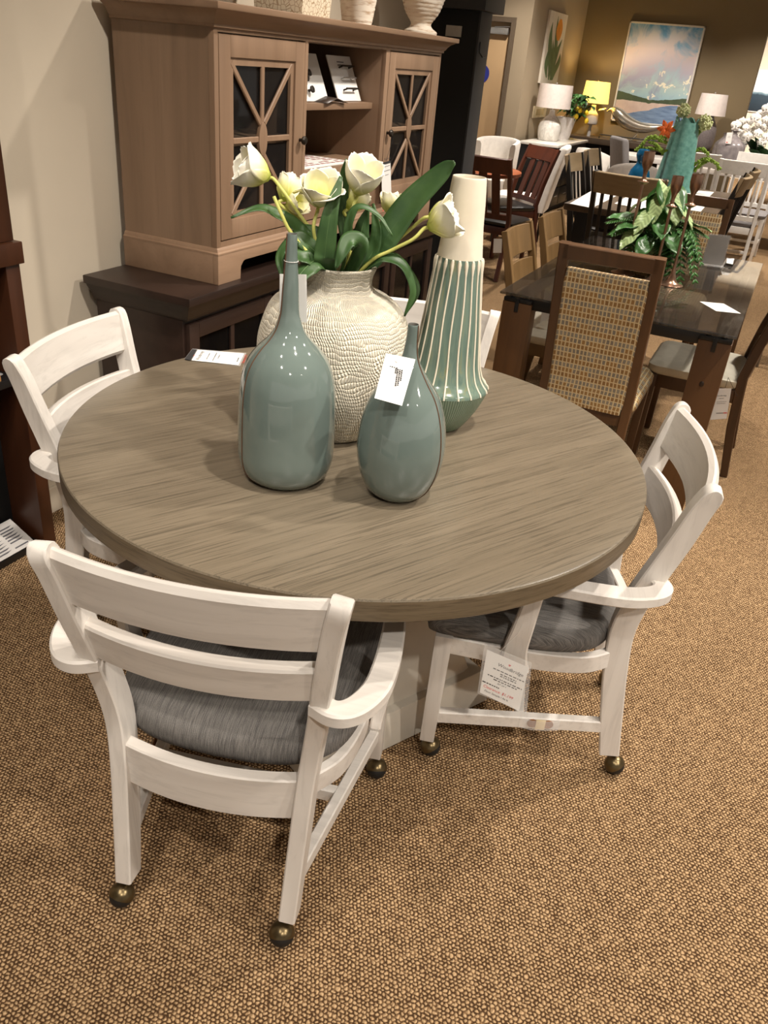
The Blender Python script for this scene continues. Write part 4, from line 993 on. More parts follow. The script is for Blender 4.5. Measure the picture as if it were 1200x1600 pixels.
WB = wood('walnut_brown_wood', (70, 47, 27), (92, 63, 38), 'Z', .4, 45, .06, pores=.2)
HB_ = wood('honey_brown_wood', (104, 80, 48), (126, 98, 62), 'Z', .4, 45, .06, pores=.2)
CREAM = plain('cream_seat_cloth', (214, 208, 190), .75)
def woven_mat():
    t = NT('woven_block_cloth'); tc = t.n('ShaderNodeTexCoord'); x, y, z = t.sep(tc.outputs['Object'])
    u = t.math('MULTIPLY', x, 66.0); v0 = t.math('MULTIPLY', t.math('ADD', z, t.math('MULTIPLY', y, .9)), 56.0)
    row = t.math('FLOOR', v0)
    uu = t.math('ADD', u, t.math('MULTIPLY', t.noise(t.coord(), 25, 2), .5))
    fu, fv = t.math('FRACT', uu), t.math('FRACT', v0)
    def inside(f, a): return t.math('MULTIPLY', t.math('GREATER_THAN', f, a), t.math('LESS_THAN', f, 1 - a))
    blk = t.math('MULTIPLY', inside(fu, .15), inside(fv, .1))
    wn = t.n('ShaderNodeTexWhiteNoise'); wn.noise_dimensions = '2D'; cx = t.n('ShaderNodeCombineXYZ'); t.l(t.math('FLOOR', uu), cx.inputs[0]); t.l(row, cx.inputs[1]); t.l(cx.outputs[0], wn.inputs['Vector'])
    wr = t.n('ShaderNodeTexWhiteNoise'); wr.noise_dimensions = '1D'; t.l(t.math('ADD', row, t.math('MULTIPLY', t.math('FLOOR', t.math('MULTIPLY', u, .12)), .0)), wr.inputs['W'])
    tone = t.math('ADD', t.math('MULTIPLY', wn.outputs['Value'], .35), t.math('MULTIPLY', t.math('FRACT', t.math('MULTIPLY', row, .3334)), .75))
    c = t.ramp(tone, [(.0, lin((126, 94, 54))), (.40, lin((146, 112, 66))), (.52, lin((118, 110, 98))), (.8, lin((140, 132, 116))), (.95, lin((104, 76, 42)))], 'LINEAR')
    t.col(t.mix(blk, lin((196, 176, 136)), c)); t.set(Roughness=.85); t.bump(blk, .5, .002); return t.m
WOV = woven_mat()
def woven_chair(label, pose, H=1.0, w=.42, lean_=.13):
    t = thing('upholstered_dining_chair', label, 'chair', (pose[0], pose[1], 0), R_(pose[2] - 90), 'brown framed chairs with woven block cloth at the glass table')
    hw = w / 2 - .02; seat = .48; lean = lean_; yb = lambda z: -lean * ((z - seat) / (H - seat)) if z > seat else -.03 * (seat - z) / seat
    for s in (-1, 1): MB().bar([(s * hw, yb(z), z) for z in (.003, .25, seat, .7, .85, H)], .038, .034, (0, 1, 0), .003).build('back_post', WB, t)
    for s in (-1, 1): MB().frustum((s * (hw - .002), .45), (.03, .03), .001, (s * hw, .45), (.04, .04), .40, .002).build('leg', WB, t)
    up = (0, -lean / (H - seat), 1)
    MB().bar([(-hw, yb(H - .028), H - .028), (hw, yb(H - .028), H - .028)], .034, .056, up, .003).build('top_rail', WB, t)
    MB().bx(-hw, hw, .43, .455, .35, .40, .002).bx(-hw, hw, -.01, .015, .35, .40, .002).bx(-hw - .01, -hw + .012, 0, .45, .35, .40, .002).bx(hw - .012, hw + .01, 0, .45, .35, .40, .002).build('seat_frame', WB, t)
    z0, z1 = .40, H - .088; pw = hw - .016; rings = []
    for k in range(13):
        z = lerp(z0, z1, k / 12); e = .012 if k in (0, 12) else 0
        rings.append([(x, y + yb(z), z) for x, y in rrect(2 * pw - e, .05 - e, .012, 3)])
    MB().sweep(rings).build('back_cushion', WOV, t, smooth=50)
    o = rrect(w + .02, .47, .05, 5, 0, .235); rings = []
    for ins, z in ((.01, .402), (0, .42), (0, .45), (.02, .478), (.07, .488), (.15, .492)):
        k = 1 - ins / (w / 2); rings.append([(x * k, .235 + (y - .235) * k, z) for x, y in o])
    MB().sweep(rings).build('seat', WOV, t, smooth=50)
    return t

# ------------------------------------------------------------------ glass dining table
GX0, GX1, GY0, GY1 = -.972, -.034, 3.285, 4.97; GZ = .762
t = thing('glass_dining_table', 'rectangular dining table with smoked glass top on thick brown wooden legs', 'table', ((GX0 + GX1) / 2, (GY0 + GY1) / 2, 0))
MB().bx(GX0, GX1, GY0, GY1, GZ - .011, GZ, .003).build('glass_top', M['smoked'], t, world=True)
R = MB()
for a in ((GX0 + .12, GX1 - .12, GY0 + .045, GY0 + .075), (GX0 + .12, GX1 - .12, GY1 - .075, GY1 - .045), (GX0 + .045, GX0 + .075, GY0 + .1, GY1 - .1), (GX1 - .075, GX1 - .045, GY0 + .1, GY1 - .1)): R.bx(*a, GZ - .065, GZ - .02, .002)
R.build('steel_frame', M['black_satin'], t, world=True)
LEGW = wood('knotty_brown_wood', (72, 47, 24), (96, 65, 36), 'Z', .4, 40, .06, pores=.25)
for x in (GX0 + .072, GX1 - .072):
    for y in (GY0 + .075, GY1 - .075):
        l = MB().bx(x - .062, x + .062, y - .045, y + .045, .001, GZ - .042, .003).build('leg', LEGW, t, world=True)
        s = -1 if y < 4 else 1
        b = MB().bx(x - .06, x + .06, y - .044, y + .044, GZ - .0415, GZ - .026, .002)
        for dx in (-.03, .03): b.cyl((x + dx, y - .02, GZ - .019), .011, .014, n=16)
        b.bx(x - .008, x + .008, y + s * .044 - .006, y + s * .044 + .006, GZ - .08, GZ - .026, .001)
        b.build('bracket', M['black_satin'], t, world=True).parent = l
        k = MB()
        if s < 0 and x > -.5: k.ball((x - .005, y - .046, .55), .009, 10, (1, .3, 1.3)).build('knot', plain('dark_wood_knot', (40, 24, 12), .6), t, world=True).parent = l
p = [atz(1.03, 876, 378), atz(1.03, 1041, 404)]; c = (p[0] + p[1]) / 2
woven_chair('woven cloth chair with its back to us at the end of the smoked glass table', (c.x, c.y + .10, 90), 1.03, (p[0] - p[1]).length + .008, .10)
p = [atz(1.0, 1030, 297), atz(1.0, 1142, 315)]; c = (p[0] + p[1]) / 2
woven_chair('woven cloth chair facing us at the far end of the smoked glass table', (c.x + .01, max(c.y, 5.48) - .13, 270), 1.0, .43)
LK = dict(crest=.135, gap=.022, n=3, kind='horizontal', lean=.10, H=.90, w=.42, seat=.47, depth=.40, cushion=.06, bow=.028, slat_m=HB_)
GRP = 'ladder back chairs at the glass table'
side_chair('ladder_back_chair', 'brown ladder back chair on the left of the glass table, nearer the round table', 'chair', (-1.055, 4.035, 0), HB_, CREAM, GRP, **LK)
side_chair('ladder_back_chair', 'brown ladder back chair on the left of the glass table, farther from the round table', 'chair', (-1.045, 4.61, 0), HB_, CREAM, GRP, **LK)
LK2 = dict(LK); LK2['slat_m'] = WB
side_chair('ladder_back_chair', 'brown chair with cream seat at the right of the glass table seen edge on', 'chair', (.03, 3.985, 180), WB, CREAM, GRP, **LK2)

# candle holders
COP = plain('brushed_copper', (172, 138, 116), .28, .85, var=.1)
def candle(label, px, py, tx, ty):
    b = atz(.7625, px, py); h = atp((b.x, b.y), tx, ty).z - .7625
    t = thing('candle_holder', label, 'candle holder', (b.x, b.y, .7625), 0, 'tall copper candle holders')
    zc = h - .125
    MB().lathe(smooth_prof([(.056, 0), (.055, .004), (.036, .010), (.022, .024), (.012, .05), (.0075, .08), (.0065, .11)], 5) + [(.0065, zc - .01)], n=32).build('base', COP, t, smooth=50)
    MB().lathe([(.0065, zc - .012), (.018, zc - .006), (.026, zc), (.018, zc + .004), (.009, zc + .012), (.008, zc + .03), (.012, zc + .05), (.022, zc + .07), (.025, zc + .095), (.024, h), (.019, h), (.018, h - .03), (0, h - .034)], n=32).build('cup', COP, t, smooth=50)
candle('tallest copper candle holder of the three on the smoked glass table', 973, 427, 1017, 237)
candle('copper candle holder standing between the other two on the glass table', 1020, 441, 1061, 275)
candle('copper candle holder nearest the fern fronds on the glass table', 1047, 445, 1087, 272)

# ------------------------------------------------------------------ leaf makers
def leaf_mb(L, W, fold=.12, curl=.3, heart=0.0, n=10):
    """a blade along +y that rises towards +z and droops, midrib on the y axis"""
    rows = []
    for i in range(n + 1):
        s = i / n; w = W * (math.sin(PI * min(1, (s * .92 + .06)) ** .75)) if not heart else W * (math.sin(PI * (s * .90 + .09)) ** .8) * (1.12 - .5 * s)
        if i == n: w = W * .02
        y = L * s; z = -curl * L * s * s
        row = []
        for k in range(-3, 4):
            q = k / 3; row.append((w * q, y - heart * L * .16 * abs(q) ** 1.5 * (1 - s) ** 2 * 2, z + fold * abs(q) * w + .004 * math.sin(s * 14 + k)))
        rows.append(row)
    return MB().grid(rows)
CAL = NT('caladium_leaf'); _tc = CAL.n('ShaderNodeTexCoord'); _x, _y, _z = CAL.sep(_tc.outputs['Object'])
_n = CAL.noise(CAL.coord(), 60, 3); _w = CAL.math('SINE', CAL.math('MULTIPLY', CAL.math('SUBTRACT', _y, CAL.math('MULTIPLY', CAL.math('ABSOLUTE', _x), .9)), 300.0))
CAL.col(CAL.mix(CAL.math('MULTIPLY', CAL.math('GREATER_THAN', .044, CAL.math('ADD', CAL.math('ABSOLUTE', _x), CAL.math('MULTIPLY', _n, .018))), CAL.math('ADD', .78, CAL.math('MULTIPLY', _w, .2))), lin((58, 104, 46)), lin((196, 220, 158)))); CAL.set(Roughness=.35)
CAL2 = plain('plain_green_leaf', (70, 116, 60), .35); FERN = plain('fern_green', (62, 110, 48), .45); DKG = plain('deep_green_leaf', (34, 66, 34), .4)

def leafy_plant():
    b = atz(.765, 1008, 428); c = Vector((b.x, b.y + .05, .7625))
    t = thing('potted_plant', 'leafy green plant with variegated leaves and fern fronds on the glass table', 'plant', c)
    bk = NT('wicker'); v = bk.n('ShaderNodeTexWave'); v.inputs['Scale'].default_value = 40; bk.l(bk.coord((1, 1, 2)), v.inputs['Vector']); bk.col(bk.ramp(v.outputs['Fac'], [(.2, lin((96, 76, 48))), (.8, lin((168, 142, 100)))])); bk.bump(v.outputs['Fac'], .6, .004)
    MB().lathe([(0, 0), (.085, 0), (.105, .05), (.11, .10), (.10, .11), (.095, .10), (0, .09)], n=36).build('basket', bk.m, t, smooth=60)
    rn = random.Random(11)
    def put(mb, m, az, el, rad, z, roll=0, nm='leaf'):
        o = mb.build(nm, m, t, mods=[('SOLIDIFY', {'thickness': .0008})])
        base = Vector((rad * math.cos(az), rad * math.sin(az), z))
        o.location = base; o.rotation_euler = Euler((el, roll, az - PI / 2), 'YXZ')
        return base
    S = MB()
    # large pale leaves facing the entrance side
    fr = math.atan2(-c.y, -c.x)
    spec = [(fr + .45, .10, .02, .385, .18, .078, 1), (fr - .45, .05, .03, .375, .17, .068, 1), (fr + 1.1, .3, .06, .33, .15, .058, 1), (fr - 1.2, .35, .05, .35, .13, .05, 1), (fr + .1, -.1, .05, .31, .14, .06, 0), (fr + .1, .55, .13, .24, .11, .045, 0), (fr - .8, .8, .13, .22, .12, .048, 0), (fr + 1.4, .9, .12, .24, .12, .05, 1), (fr - 1.3, .9, .12, .24, .12, .046, 0), (fr + .45, .25, .15, .20, .11, .046, 0), (fr - .2, .1, .16, .17, .10, .044, 0), (fr + 1.0, .2, .16, .18, .11, .044, 0), (fr - .6, .15, .16, .2, .11, .042, 1)]
    for k in range(16): spec.append((rn.uniform(0, 2 * PI), rn.uniform(.1, 1.2), rn.uniform(.04, .11), rn.uniform(.15, .28), rn.uniform(.09, .13), rn.uniform(.036, .05), rn.random() < .3))
    for az, el, rad, z, L, W, pale in spec:
        p = put(leaf_mb(L, W, .15, .25, 1.0), CAL.m if pale else CAL2, az, el - .75, rad, z, rn.uniform(-.3, .3))
        S.tube([(0, 0, .08), Vector((p.x * .5, p.y * .5, (z + .1) * .6)), p], .0022, 5)
    S.build('stems', CAL2, t)
    def frond(az, L, rise, drop):
        mb = MB(); P = crom([(0, 0, .10), (L * .3, 0, .10 + rise), (L * .65, 0, .10 + rise * .9), (L, 0, .10 + rise - drop)], 8)
        mb.tube(P, [.0022 - .0014 * i / len(P) for i in range(len(P))], 5)
        for i in range(4, len(P) - 1):
            f = i / len(P); ll = .062 * math.sin(PI * (f * .85 + .1)) ** .8; tg = (P[i + 1] - P[i - 1]).normalized()
            for s in (-1, 1):
                a = P[i]; d = Vector((tg.x * .35, s, tg.z * .35 - .15)).normalized(); wd = tg * .0075
                mb.grid([[a - wd, a + wd * .9], [a + d * ll * .6 - wd * .9, a + d * ll * .6 + wd], [a + d * ll, a + d * ll + tg * .002]])
        o = mb.build('fern_frond', FERN, t, mods=[('SOLIDIFY', {'thickness': .0006})]); o.rotation_euler = (0, 0, az)
    for az, L, rise, drop in ((fr + .95, .28, .12, .22), (fr + 1.15, .26, .14, .16), (fr + 1.45, .24, .15, .05), (fr + .75, .24, .08, .20), (fr + .55, .22, .06, .19), (fr + 1.3, .22, .08, .18), (fr - .9, .26, .13, .06), (fr - 1.25, .25, .16, .05), (fr - .6, .22, .08, .12), (fr + 2.6, .22, .14, .05), (fr + .4, .17, .06, .12)): frond(az, L, rise, drop)
leafy_plant()

q = [atz(.7632, *p) for p in ((1093, 471), (1131, 474.5), (1158, 490), (1119, 486))]
card('paper_sheet', 'white paper sheet lying on the smoked glass table', 'paper', q[0], q[1], q[2], q[3], [('print', M['ink'], None, text_bars([(-.3, .3, .08, .012), (-.35, .35, 0, .012)], 3))])
b = atz(.7625, 1112, 415)
t = thing('acrylic_sign_holder', 'clear upright sign holder standing on the glass table', 'sign holder', (b.x, b.y, .7625), R_(14))
MB().bx(-.055, .055, -.004, .004, 0, .155, .001).build('sleeve', M['plastic'], t); MB().bx(-.06, .06, -.035, .035, 0, .004, .001).build('foot', M['plastic'], t)
MB().bx(-.05, .05, -.001, .001, .006, .15, 0).build('insert', plain('grey_insert', (186, 182, 178), .5), t)
q = [atz(.763, *p) for p in ((1136, 404), (1147, 404), (1145, 413), (1135, 411))]
card('paper_slip', 'crumpled white slip at the far edge of the smoked glass table', 'paper', *q)
# tags around the glass table
q = [atx(-.93, *p) for p in ((852, 447), (865, 444), (862, 496), (845, 505))]
card('price_tag', 'white price tag hanging at the corner of the glass table beside the woven chair', 'tag', *[atp((q[0].x, q[0].y), *p) for p in ((852, 447), (868, 443), (862, 496), (844, 505))])
b = chair_loc((.005, 3.965, 180), -.20, -.02, .3)
pp = (b.x + .02, b.y - .35)
t, m, n, w = card('price_tag', 'white price tag with red price hanging at the right of the glass table', 'tag',
    atp(pp, 1123, 607), atp(pp, 1143, 607), atp(pp, 1135, 654), atp(pp, 1109.5, 656),
    [('lettering', M['ink'], [('Woodbridge', 0, .68, .16, 'CENTER')], text_bars([(-.2, .2, .5, .04), (-.4, .4, .2, .03), (-.4, .3, .05, .03), (-.45, .1, -.8, .07)], 8)), ('price', M['red_ink'], None, text_bars([(.12, .42, -.8, .12)], 2))])
MB().tube([atp(pp, 1133, 606) - Vector(t.location), atp(pp, 1138, 590) - Vector(t.location), chair_loc((.03, 3.985, 180), -.24, .0, .40) - Vector(t.location)], .001, 5).build('string', M['ink'], t)

# ------------------------------------------------------------------ dark table with slat back chairs
GRY = wood('grey_brown_table_wood', (84, 70, 56), (108, 92, 74), 'Y', .4, 60, .06, pores=.25)
DK = plain('black_brown_paint', (30, 26, 23), .45)
TAN = wood('weathered_tan_wood', (146, 126, 96), (170, 148, 116), 'X', .5, 50, .06, pores=.25)
t = thing('dark_dining_table', 'dark legged dining table with grey brown top carrying the teal vase', 'table', (-.94, 7.1, 0))
QX0, QX1, QY0, QY1 = -1.44, -.45, 6.12, 8.3
MB().bx(QX0, QX1, QY0, QY1, .715, .76, .004).build('tabletop', GRY, t, world=True)
MB().bx(QX0 + .08, QX1 - .08, QY0 + .08, QY1 - .08, .62, .714, .003).build('apron', DK, t, world=True)
for x in (QX0 + .12, QX1 - .12):
    for y in (QY0 + .12, QY1 - .12): MB().bx(x - .045, x + .045, y - .045, y + .045, .001, .714, .004).build('leg', DK, t, world=True)
SL = dict(H=1.03, w=.48, lean=.13, crest=.135, crest_m=TAN, n=6, slat_w=.022, bow=.045, seat=.47)
G2 = 'dark slat back chairs with tan crest rails'
p = [atz(1.03, 925, 266), atz(1.03, 1046, 281)]; c = (p[0] + p[1]) / 2
SLF = dict(SL); SLF['w'] = (p[0] - p[1]).length - .02
side_chair('slat_back_chair', 'dark slat back chair with tan crest rail, its back to us behind the leafy plant', 'chair', (c.x, c.y + .14, 90), DK, DK, G2, **SLF)
side_chair('slat_back_chair', 'dark slat back chair on the left of the dark table, nearer the glass table', 'chair', (-1.46, 6.80, 0), DK, DK, G2, **SL)
side_chair('slat_back_chair', 'dark slat back chair on the left of the dark table, nearer the white lamp', 'chair', (-1.46, 7.42, 0), DK, DK, G2, **SL)
side_chair('slat_back_chair', 'dark slat back chair leaning on the right of the dark table, nearer the glass table', 'chair', (-.47, 6.85, 180), DK, DK, G2, **SL)
side_chair('slat_back_chair', 'dark slat back chair on the right of the dark table, nearer the white spindle chairs', 'chair', (-.45, 7.48, 180), DK, DK, G2, **SL)
for k, (cs, lb) in enumerate((([(890, 318), (935, 292), (975, 300), (925, 325)], 'white printed sheet on the dark table behind the slat back chair'), ([(1060, 306), (1072, 296), (1116, 300), (1106, 310)], 'cream printed sheet on the dark table right of the teal vase'), ([(1040, 330), (1062, 314), (1104, 320), (1092, 334)], 'white printed sheet at the right corner of the dark table'), ([(960, 318), (985, 304), (1030, 312), (1010, 328)], 'white printed sheet on the dark table behind the plant'))):
    q = [atz(.762 + .0006 * k, *p) for p in cs]
    card('paper_sheet', lb, 'paper', q[1], q[2], q[3], q[0], [('print', M['ink'], None, text_bars([(-.35, .3, .1, .012), (-.3, .35, .02, .012), (-.35, .2, -.06, .012)], k))])
# grey chair whose leg stands in the aisle
b = atz(0, 1187, 545)
side_chair('wooden_chair', 'grey brown wooden chair at the edge of view in the aisle, one leg showing', 'chair', (b.x + .215, b.y - .41, 90), GRY, DK, None, H=.95, w=.46)

# teal vase and flowers
vb = (-.985, 7.85); k_ = pxm((vb[0], vb[1], 1.0)); base = Vector((vb[0], vb[1], .7605))
topz = atp(vb, 1066, 188).z; cx = atp(vb, 1052, 284); tc_ = atp(vb, 1067, 188); H_ = topz - .76
t = thing('teal_vase', 'tall teal ceramic vase with wavy rim on the dark table', 'vase', (cx.x, cx.y, .7625))
TEAL = NT('teal_crackle_glaze'); f = TEAL.noise(TEAL.coord(), 30, 4); TEAL.col(TEAL.ramp(f, [(.3, lin((88, 142, 132))), (.7, lin((120, 172, 161)))])); TEAL.set(Roughness=.25)
r0, r1 = 29 * k_, 17.5 * k_
fn = lambda a, z: 1 + .07 * math.cos(4 * a + .6)
pr = [(r0 * .95, 0), (r0, .01), (lerp(r0, r1, .25), H_ * .25), (lerp(r0, r1, .55), H_ * .5), (lerp(r0, r1, .82), H_ * .78), (r1, H_ - .012)]
mb = MB(); mb.lathe([(0, 0)] + smooth_prof(pr, 4), n=64, fn=fn)
ring = []
for kk in range(64):
    a = 2 * PI * kk / 64; ring.append((a, H_ + .024 * math.cos(4 * a + .4)))
mb.sweep([[(r1 * fn(a, 0) * math.cos(a), r1 * fn(a, 0) * math.sin(a), H_ - .012) for a, z in ring], [(r1 * fn(a, 0) * math.cos(a), r1 * fn(a, 0) * math.sin(a), z) for a, z in ring], [(r1 * .86 * math.cos(a), r1 * .86 * math.sin(a), z) for a, z in ring], [(r1 * .82 * math.cos(a), r1 * .82 * math.sin(a), H_ - .12) for a, z in ring]], caps=False)
mb.build('body', TEAL.m, t, smooth=60)
VT = Vector(t.location)
ALL = plain('pale_green_floret', (206, 212, 160), .6); AMA = plain('lime_green_tassel', (128, 158, 48), .6); ORG = plain('orange_lily_petal', (246, 118, 48), .5)
def allium(label, px, py, rpx, back):
    c = atp((VT.x, VT.y), px, py, back); r = rpx * k_
    a = thing('allium', label, 'flower', (VT.x, VT.y, VT.z + H_ * .5), 0, 'green allium balls in the teal vase'); L = Vector(a.location)
    rn = random.Random(int(px)); mb = MB()
    for i in range(130):
        z = rn.uniform(-1, 1); q = rn.uniform(0, 2 * PI); s = math.sqrt(1 - z * z); d = Vector((s * math.cos(q), s * math.sin(q), z))
        mb.ball(c - L + d * r * rn.uniform(.78, 1.0), r * .14, 6)
    mb.ball(c - L, r * .8, 12).build('flower_head', ALL, a)
    MB().tube([p - L for p in crom([L, Vector((VT.x, VT.y, VT.z + H_ * .9)), c], 5)], .004, 6).build('stem', AMA, a)
allium('pale green allium ball standing highest over the teal vase', 1068, 173, 10.5, .03)
allium('pale green allium ball to the right of the teal vase rim', 1101, 192, 11.5, -.02)
a = thing('orange_flower', 'orange flower beside the left edge of the teal vase rim', 'flower', (VT.x, VT.y, VT.z + H_ * .5)); L = Vector(a.location)
c = atp((VT.x, VT.y), 1041, 202, -.06); mb = MB(); fc = Vector((-c.x, -c.y, 0)).normalized(); sd = Vector((fc.y, -fc.x, 0))
for k in range(6):
    q = 2 * PI * k / 6; d = (sd * math.cos(q) + Vector((0, 0, 1)) * math.sin(q)); e = (sd * -math.sin(q) + Vector((0, 0, 1)) * math.cos(q)); R_l = 14 * k_
    mb.grid([[c - L + d * R_l * s + e * (R_l * .28 * math.sin(PI * (.1 + .85 * s)) * u) + fc * R_l * (.5 * s - .6 * s * s + .15 * abs(u) * s) for u in (-1, 0, 1)] for s in (0, .3, .6, .85, 1)])
mb.build('petals', ORG, a, mods=[('SOLIDIFY', {'thickness': .001})])
MB().tube([p - L for p in crom([L, Vector((VT.x, VT.y, VT.z + H_ * .92)), c], 5)], .004, 6).build('stem', AMA, a)
def amaranth(label, strands):
    a = thing('flower_spray', label, 'flower', (VT.x, VT.y, VT.z + H_ * .5), 0, 'green flower sprays around the teal vase'); L = Vector(a.location); rn = random.Random(5)
    for pts in strands:
        P = crom([atp((VT.x, VT.y), px, py, b_) for px, py, b_ in pts], 9); mb = MB()
        mb.tube([p - L for p in P], .004, 6)
        for i, p in enumerate(P):
            for _ in range(3): mb.ball(p - L + Vector((rn.uniform(-1, 1), rn.uniform(-1, 1), rn.uniform(-1, 1))) * .009, rn.uniform(.007, .012), 6)
        mb.build('tassel', AMA, a)
amaranth('lime green flower spray drooping to the left of the teal vase', [[(1040, 215, -.05), (1022, 213, -.08), (1008, 220, -.09), (997, 235, -.09)], [(1040, 222, -.05), (1024, 216, -.08), (1016, 214, -.08)], [(1040, 236, -.06), (1020, 232, -.09), (994, 233, -.09)], [(1036, 240, -.06), (1028, 228, -.08), (1016, 222, -.08)]])
amaranth('lime green flower spray drooping to the right of the teal vase', [[(1082, 225, .0), (1090, 210, .0), (1096, 203, .0)], [(1082, 240, -.02), (1096, 232, -.03), (1107, 242, -.04)], [(1084, 258, -.03), (1102, 248, -.04), (1118, 255, -.05), (1124, 264, -.05)], [(1084, 268, -.03), (1094, 258, -.04), (1106, 250, -.05)]])
BLU = plain('glossy_deep_blue_glaze', (18, 84, 122), .12)
def gourd(label, px, rpx, y, ztop):
    p = atp((VT.x, VT.y), px, 262, y); r = rpx * k_
    t = thing('blue_vase', label, 'vase', (p.x, p.y, .7605), 0, 'blue gourd vases beside the teal vase')
    MB().lathe([(0, 0)] + smooth_prof([(r * .6, 0), (r * .8, .01), (r, r * .8), (r * .85, r * 1.5), (r * .5, r * 2.0), (r * .46, r * 2.3), (r * .62, r * 2.8), (r * .5, r * 3.2), (r * .4, r * 3.3)], 5) + [(r * .3, r * 3.2), (0, r * 3)], n=40).build('body', BLU, t, smooth=60)
gourd('deep blue gourd vase to the left of the teal vase', 1001, 17, -.16, 0)
gourd('deep blue gourd vase behind the right edge of the teal vase', 1078, 12, .22, 0)
wb = atp((VT.x, VT.y), 1009, 268, -.27); t = thing('white_flower', 'small white blossom lying on the dark table by the blue vase', 'flower', (wb.x, wb.y, .761))
mb = MB(); rn = random.Random(2)
for i in range(16):
    q = rn.uniform(0, 2 * PI); rr = rn.uniform(.01, .05); mb.ball((rr * math.cos(q), rr * math.sin(q), .025 + rn.uniform(0, .02)), .018, 8, (1, 1, .5))
mb.build('petals', M['paper'], t)
MB().cyl((0, 0, .012), .018, .024, n=12).build('calyx', AMA, t)

# ------------------------------------------------------------------ cherry chairs and round copper brown table
RED = wood('dark_cherry_chair_wood', (72, 34, 20), (92, 46, 28), 'Z', .38, 45, .06, pores=.2); BLK = plain('black_leather', (26, 27, 28), .35)
RK = dict(H=.95, w=.47, lean=.16, crest=.12, n=3, slat_w=.07, bow=.03, seat=.47, foot_out=.09)
G3 = 'cherry slat back chairs at the copper brown table'
f0, f1 = atz(0, 769, 437), atz(.94, 806, 252)
side_chair('cherry_dining_chair', 'dark cherry slat back chair close to the black tower, its back to us', 'chair', (f0.x - .16, f0.y + .05, 84), RED, BLK, G3, **RK)
side_chair('cherry_dining_chair', 'dark cherry slat back chair turned to the side before a white upholstered chair', 'chair', (-2.28, 7.98, 232), RED, BLK, G3, **RK)
t = thing('copper_brown_table', 'round copper brown pedestal table between the cherry chairs', 'table', (-2.64, 7.48, 0)); CB = wood('copper_brown_wood', (142, 74, 44), (170, 96, 62), 'X', .35, 40, .06, pores=.2)
MB().lathe([(0, .76), (.43, .76), (.44, .755), (.44, .73), (.43, .725), (0, .725)], n=72).build('tabletop', CB, t)
MB().lathe(smooth_prof([(.04, .725), (.10, .70), (.07, .55), (.08, .3), (.06, .12), (.12, .04), (.14, 0.001)], 5) + [(0, 0.001)], n=32).build('pedestal', RED, t, smooth=60)
q = [atp((f0.x, f0.y), *p) for p in ((771, 371), (784, 371), (783, 393), (770, 393))]
card('price_tag', 'grey white tag hanging from the cherry chair close to the black tower', 'tag', *[v + Vector((.02, -.05, 0)) for v in q])
# white upholstered chairs
WU = plain('white_upholstery', (232, 226, 218), .75)
def parsons(label, pose, H=.98, name='parsons_chair', w=.48, seat=.47, wing=0.0, grp='white upholstered chairs', mat=None):
    t = thing(name, label, 'chair', (pose[0], pose[1], 0), R_(pose[2] - 90), grp); mt = mat or WU
    rings = []
    for z, y, d in ((.34, .0, .06), (seat, -.01, .085), (lerp(seat, H, .5), -.06, .085), (H - .03, -.115, .08), (H - .008, -.12, .06), (H, -.122, .03)):
        rings.append([(x, yy + y, z) for x, yy in rrect(w if z < H - .004 else w - .02, d, min(.028, d * .45), 4)])
    MB().sweep(rings).build('backrest', mt, t, smooth=50)
    o = rrect(w, .46, .045, 5, 0, .26); rings = []
    for ins, z in ((.01, .33), (0, .345), (0, seat - .04), (.012, seat - .01), (.05, seat)): rings.append([(x * (1 - ins / .24), .26 + (y - .26) * (1 - ins / .24), z) for x, y in o])
    MB().sweep(rings).build('seat', mt, t, smooth=50)
    for x in (-w / 2 + .04, w / 2 - .04):
        for y in (.03, .45): MB().frustum((x, y), (.022, .022), .001, (x, y), (.036, .036), .335, .002).build('leg', DK, t)
    return t
p0, p1 = atz(.95, 846, 235), atz(.95, 879, 230); pc = (p0 + p1) / 2
parsons('white upholstered chair with a tall slab back behind the cherry chairs', (pc.x - .12, pc.y + .5, 188), H=.95, w=.42)
def barrel(label, x, y, rz, r=.30, H=.78, grp=None, mat=None, drop=.18):
    t = thing('barrel_chair', label, 'chair', (x, y, 0), R_(rz), grp); mt = mat or WU; n = 28; rings = []
    for k in range(n + 1):
        a = math.radians(lerp(-20, 200, k / n)); h = H - (drop * abs(k / n * 2 - 1) ** 2.2)
        ring = []
        for rr, z in ((r, .2), (r + .02, .45), (r + .035, h - .03), (r + .025, h), (r - .02, h), (r - .04, h - .03), (r - .05, .45), (r - .06, .2)): ring.append((rr * math.cos(a), rr * math.sin(a), z))
        rings.append(ring)
    MB().sweep(rings).build('shell', mt, t, smooth=50)
    MB().lathe([(0, .22), (r - .07, .22), (r - .055, .25), (r - .06, .42), (r - .1, .45), (0, .455)], n=40).build('seat', mt, t, smooth=50)
    for q in (45, 135, 225, 315): MB().frustum((r * .75 * math.cos(R_(q)), r * .75 * math.sin(R_(q))), (.02, .02), .001, (r * .7 * math.cos(R_(q)), r * .7 * math.sin(R_(q))), (.03, .03), .215, .002).build('leg', DK, t)
    return t
p = atz(.86, 771, 216); barrel('white barrel back chair behind the cherry chairs in front of the tan door', p.x, p.y + .18, 0, r=.225, H=.86, drop=.05)
p = atz(.90, 743, 206); parsons('white upholstered chair mostly hidden by the black tower', (p.x - .30, p.y - .2, 90), H=.90)

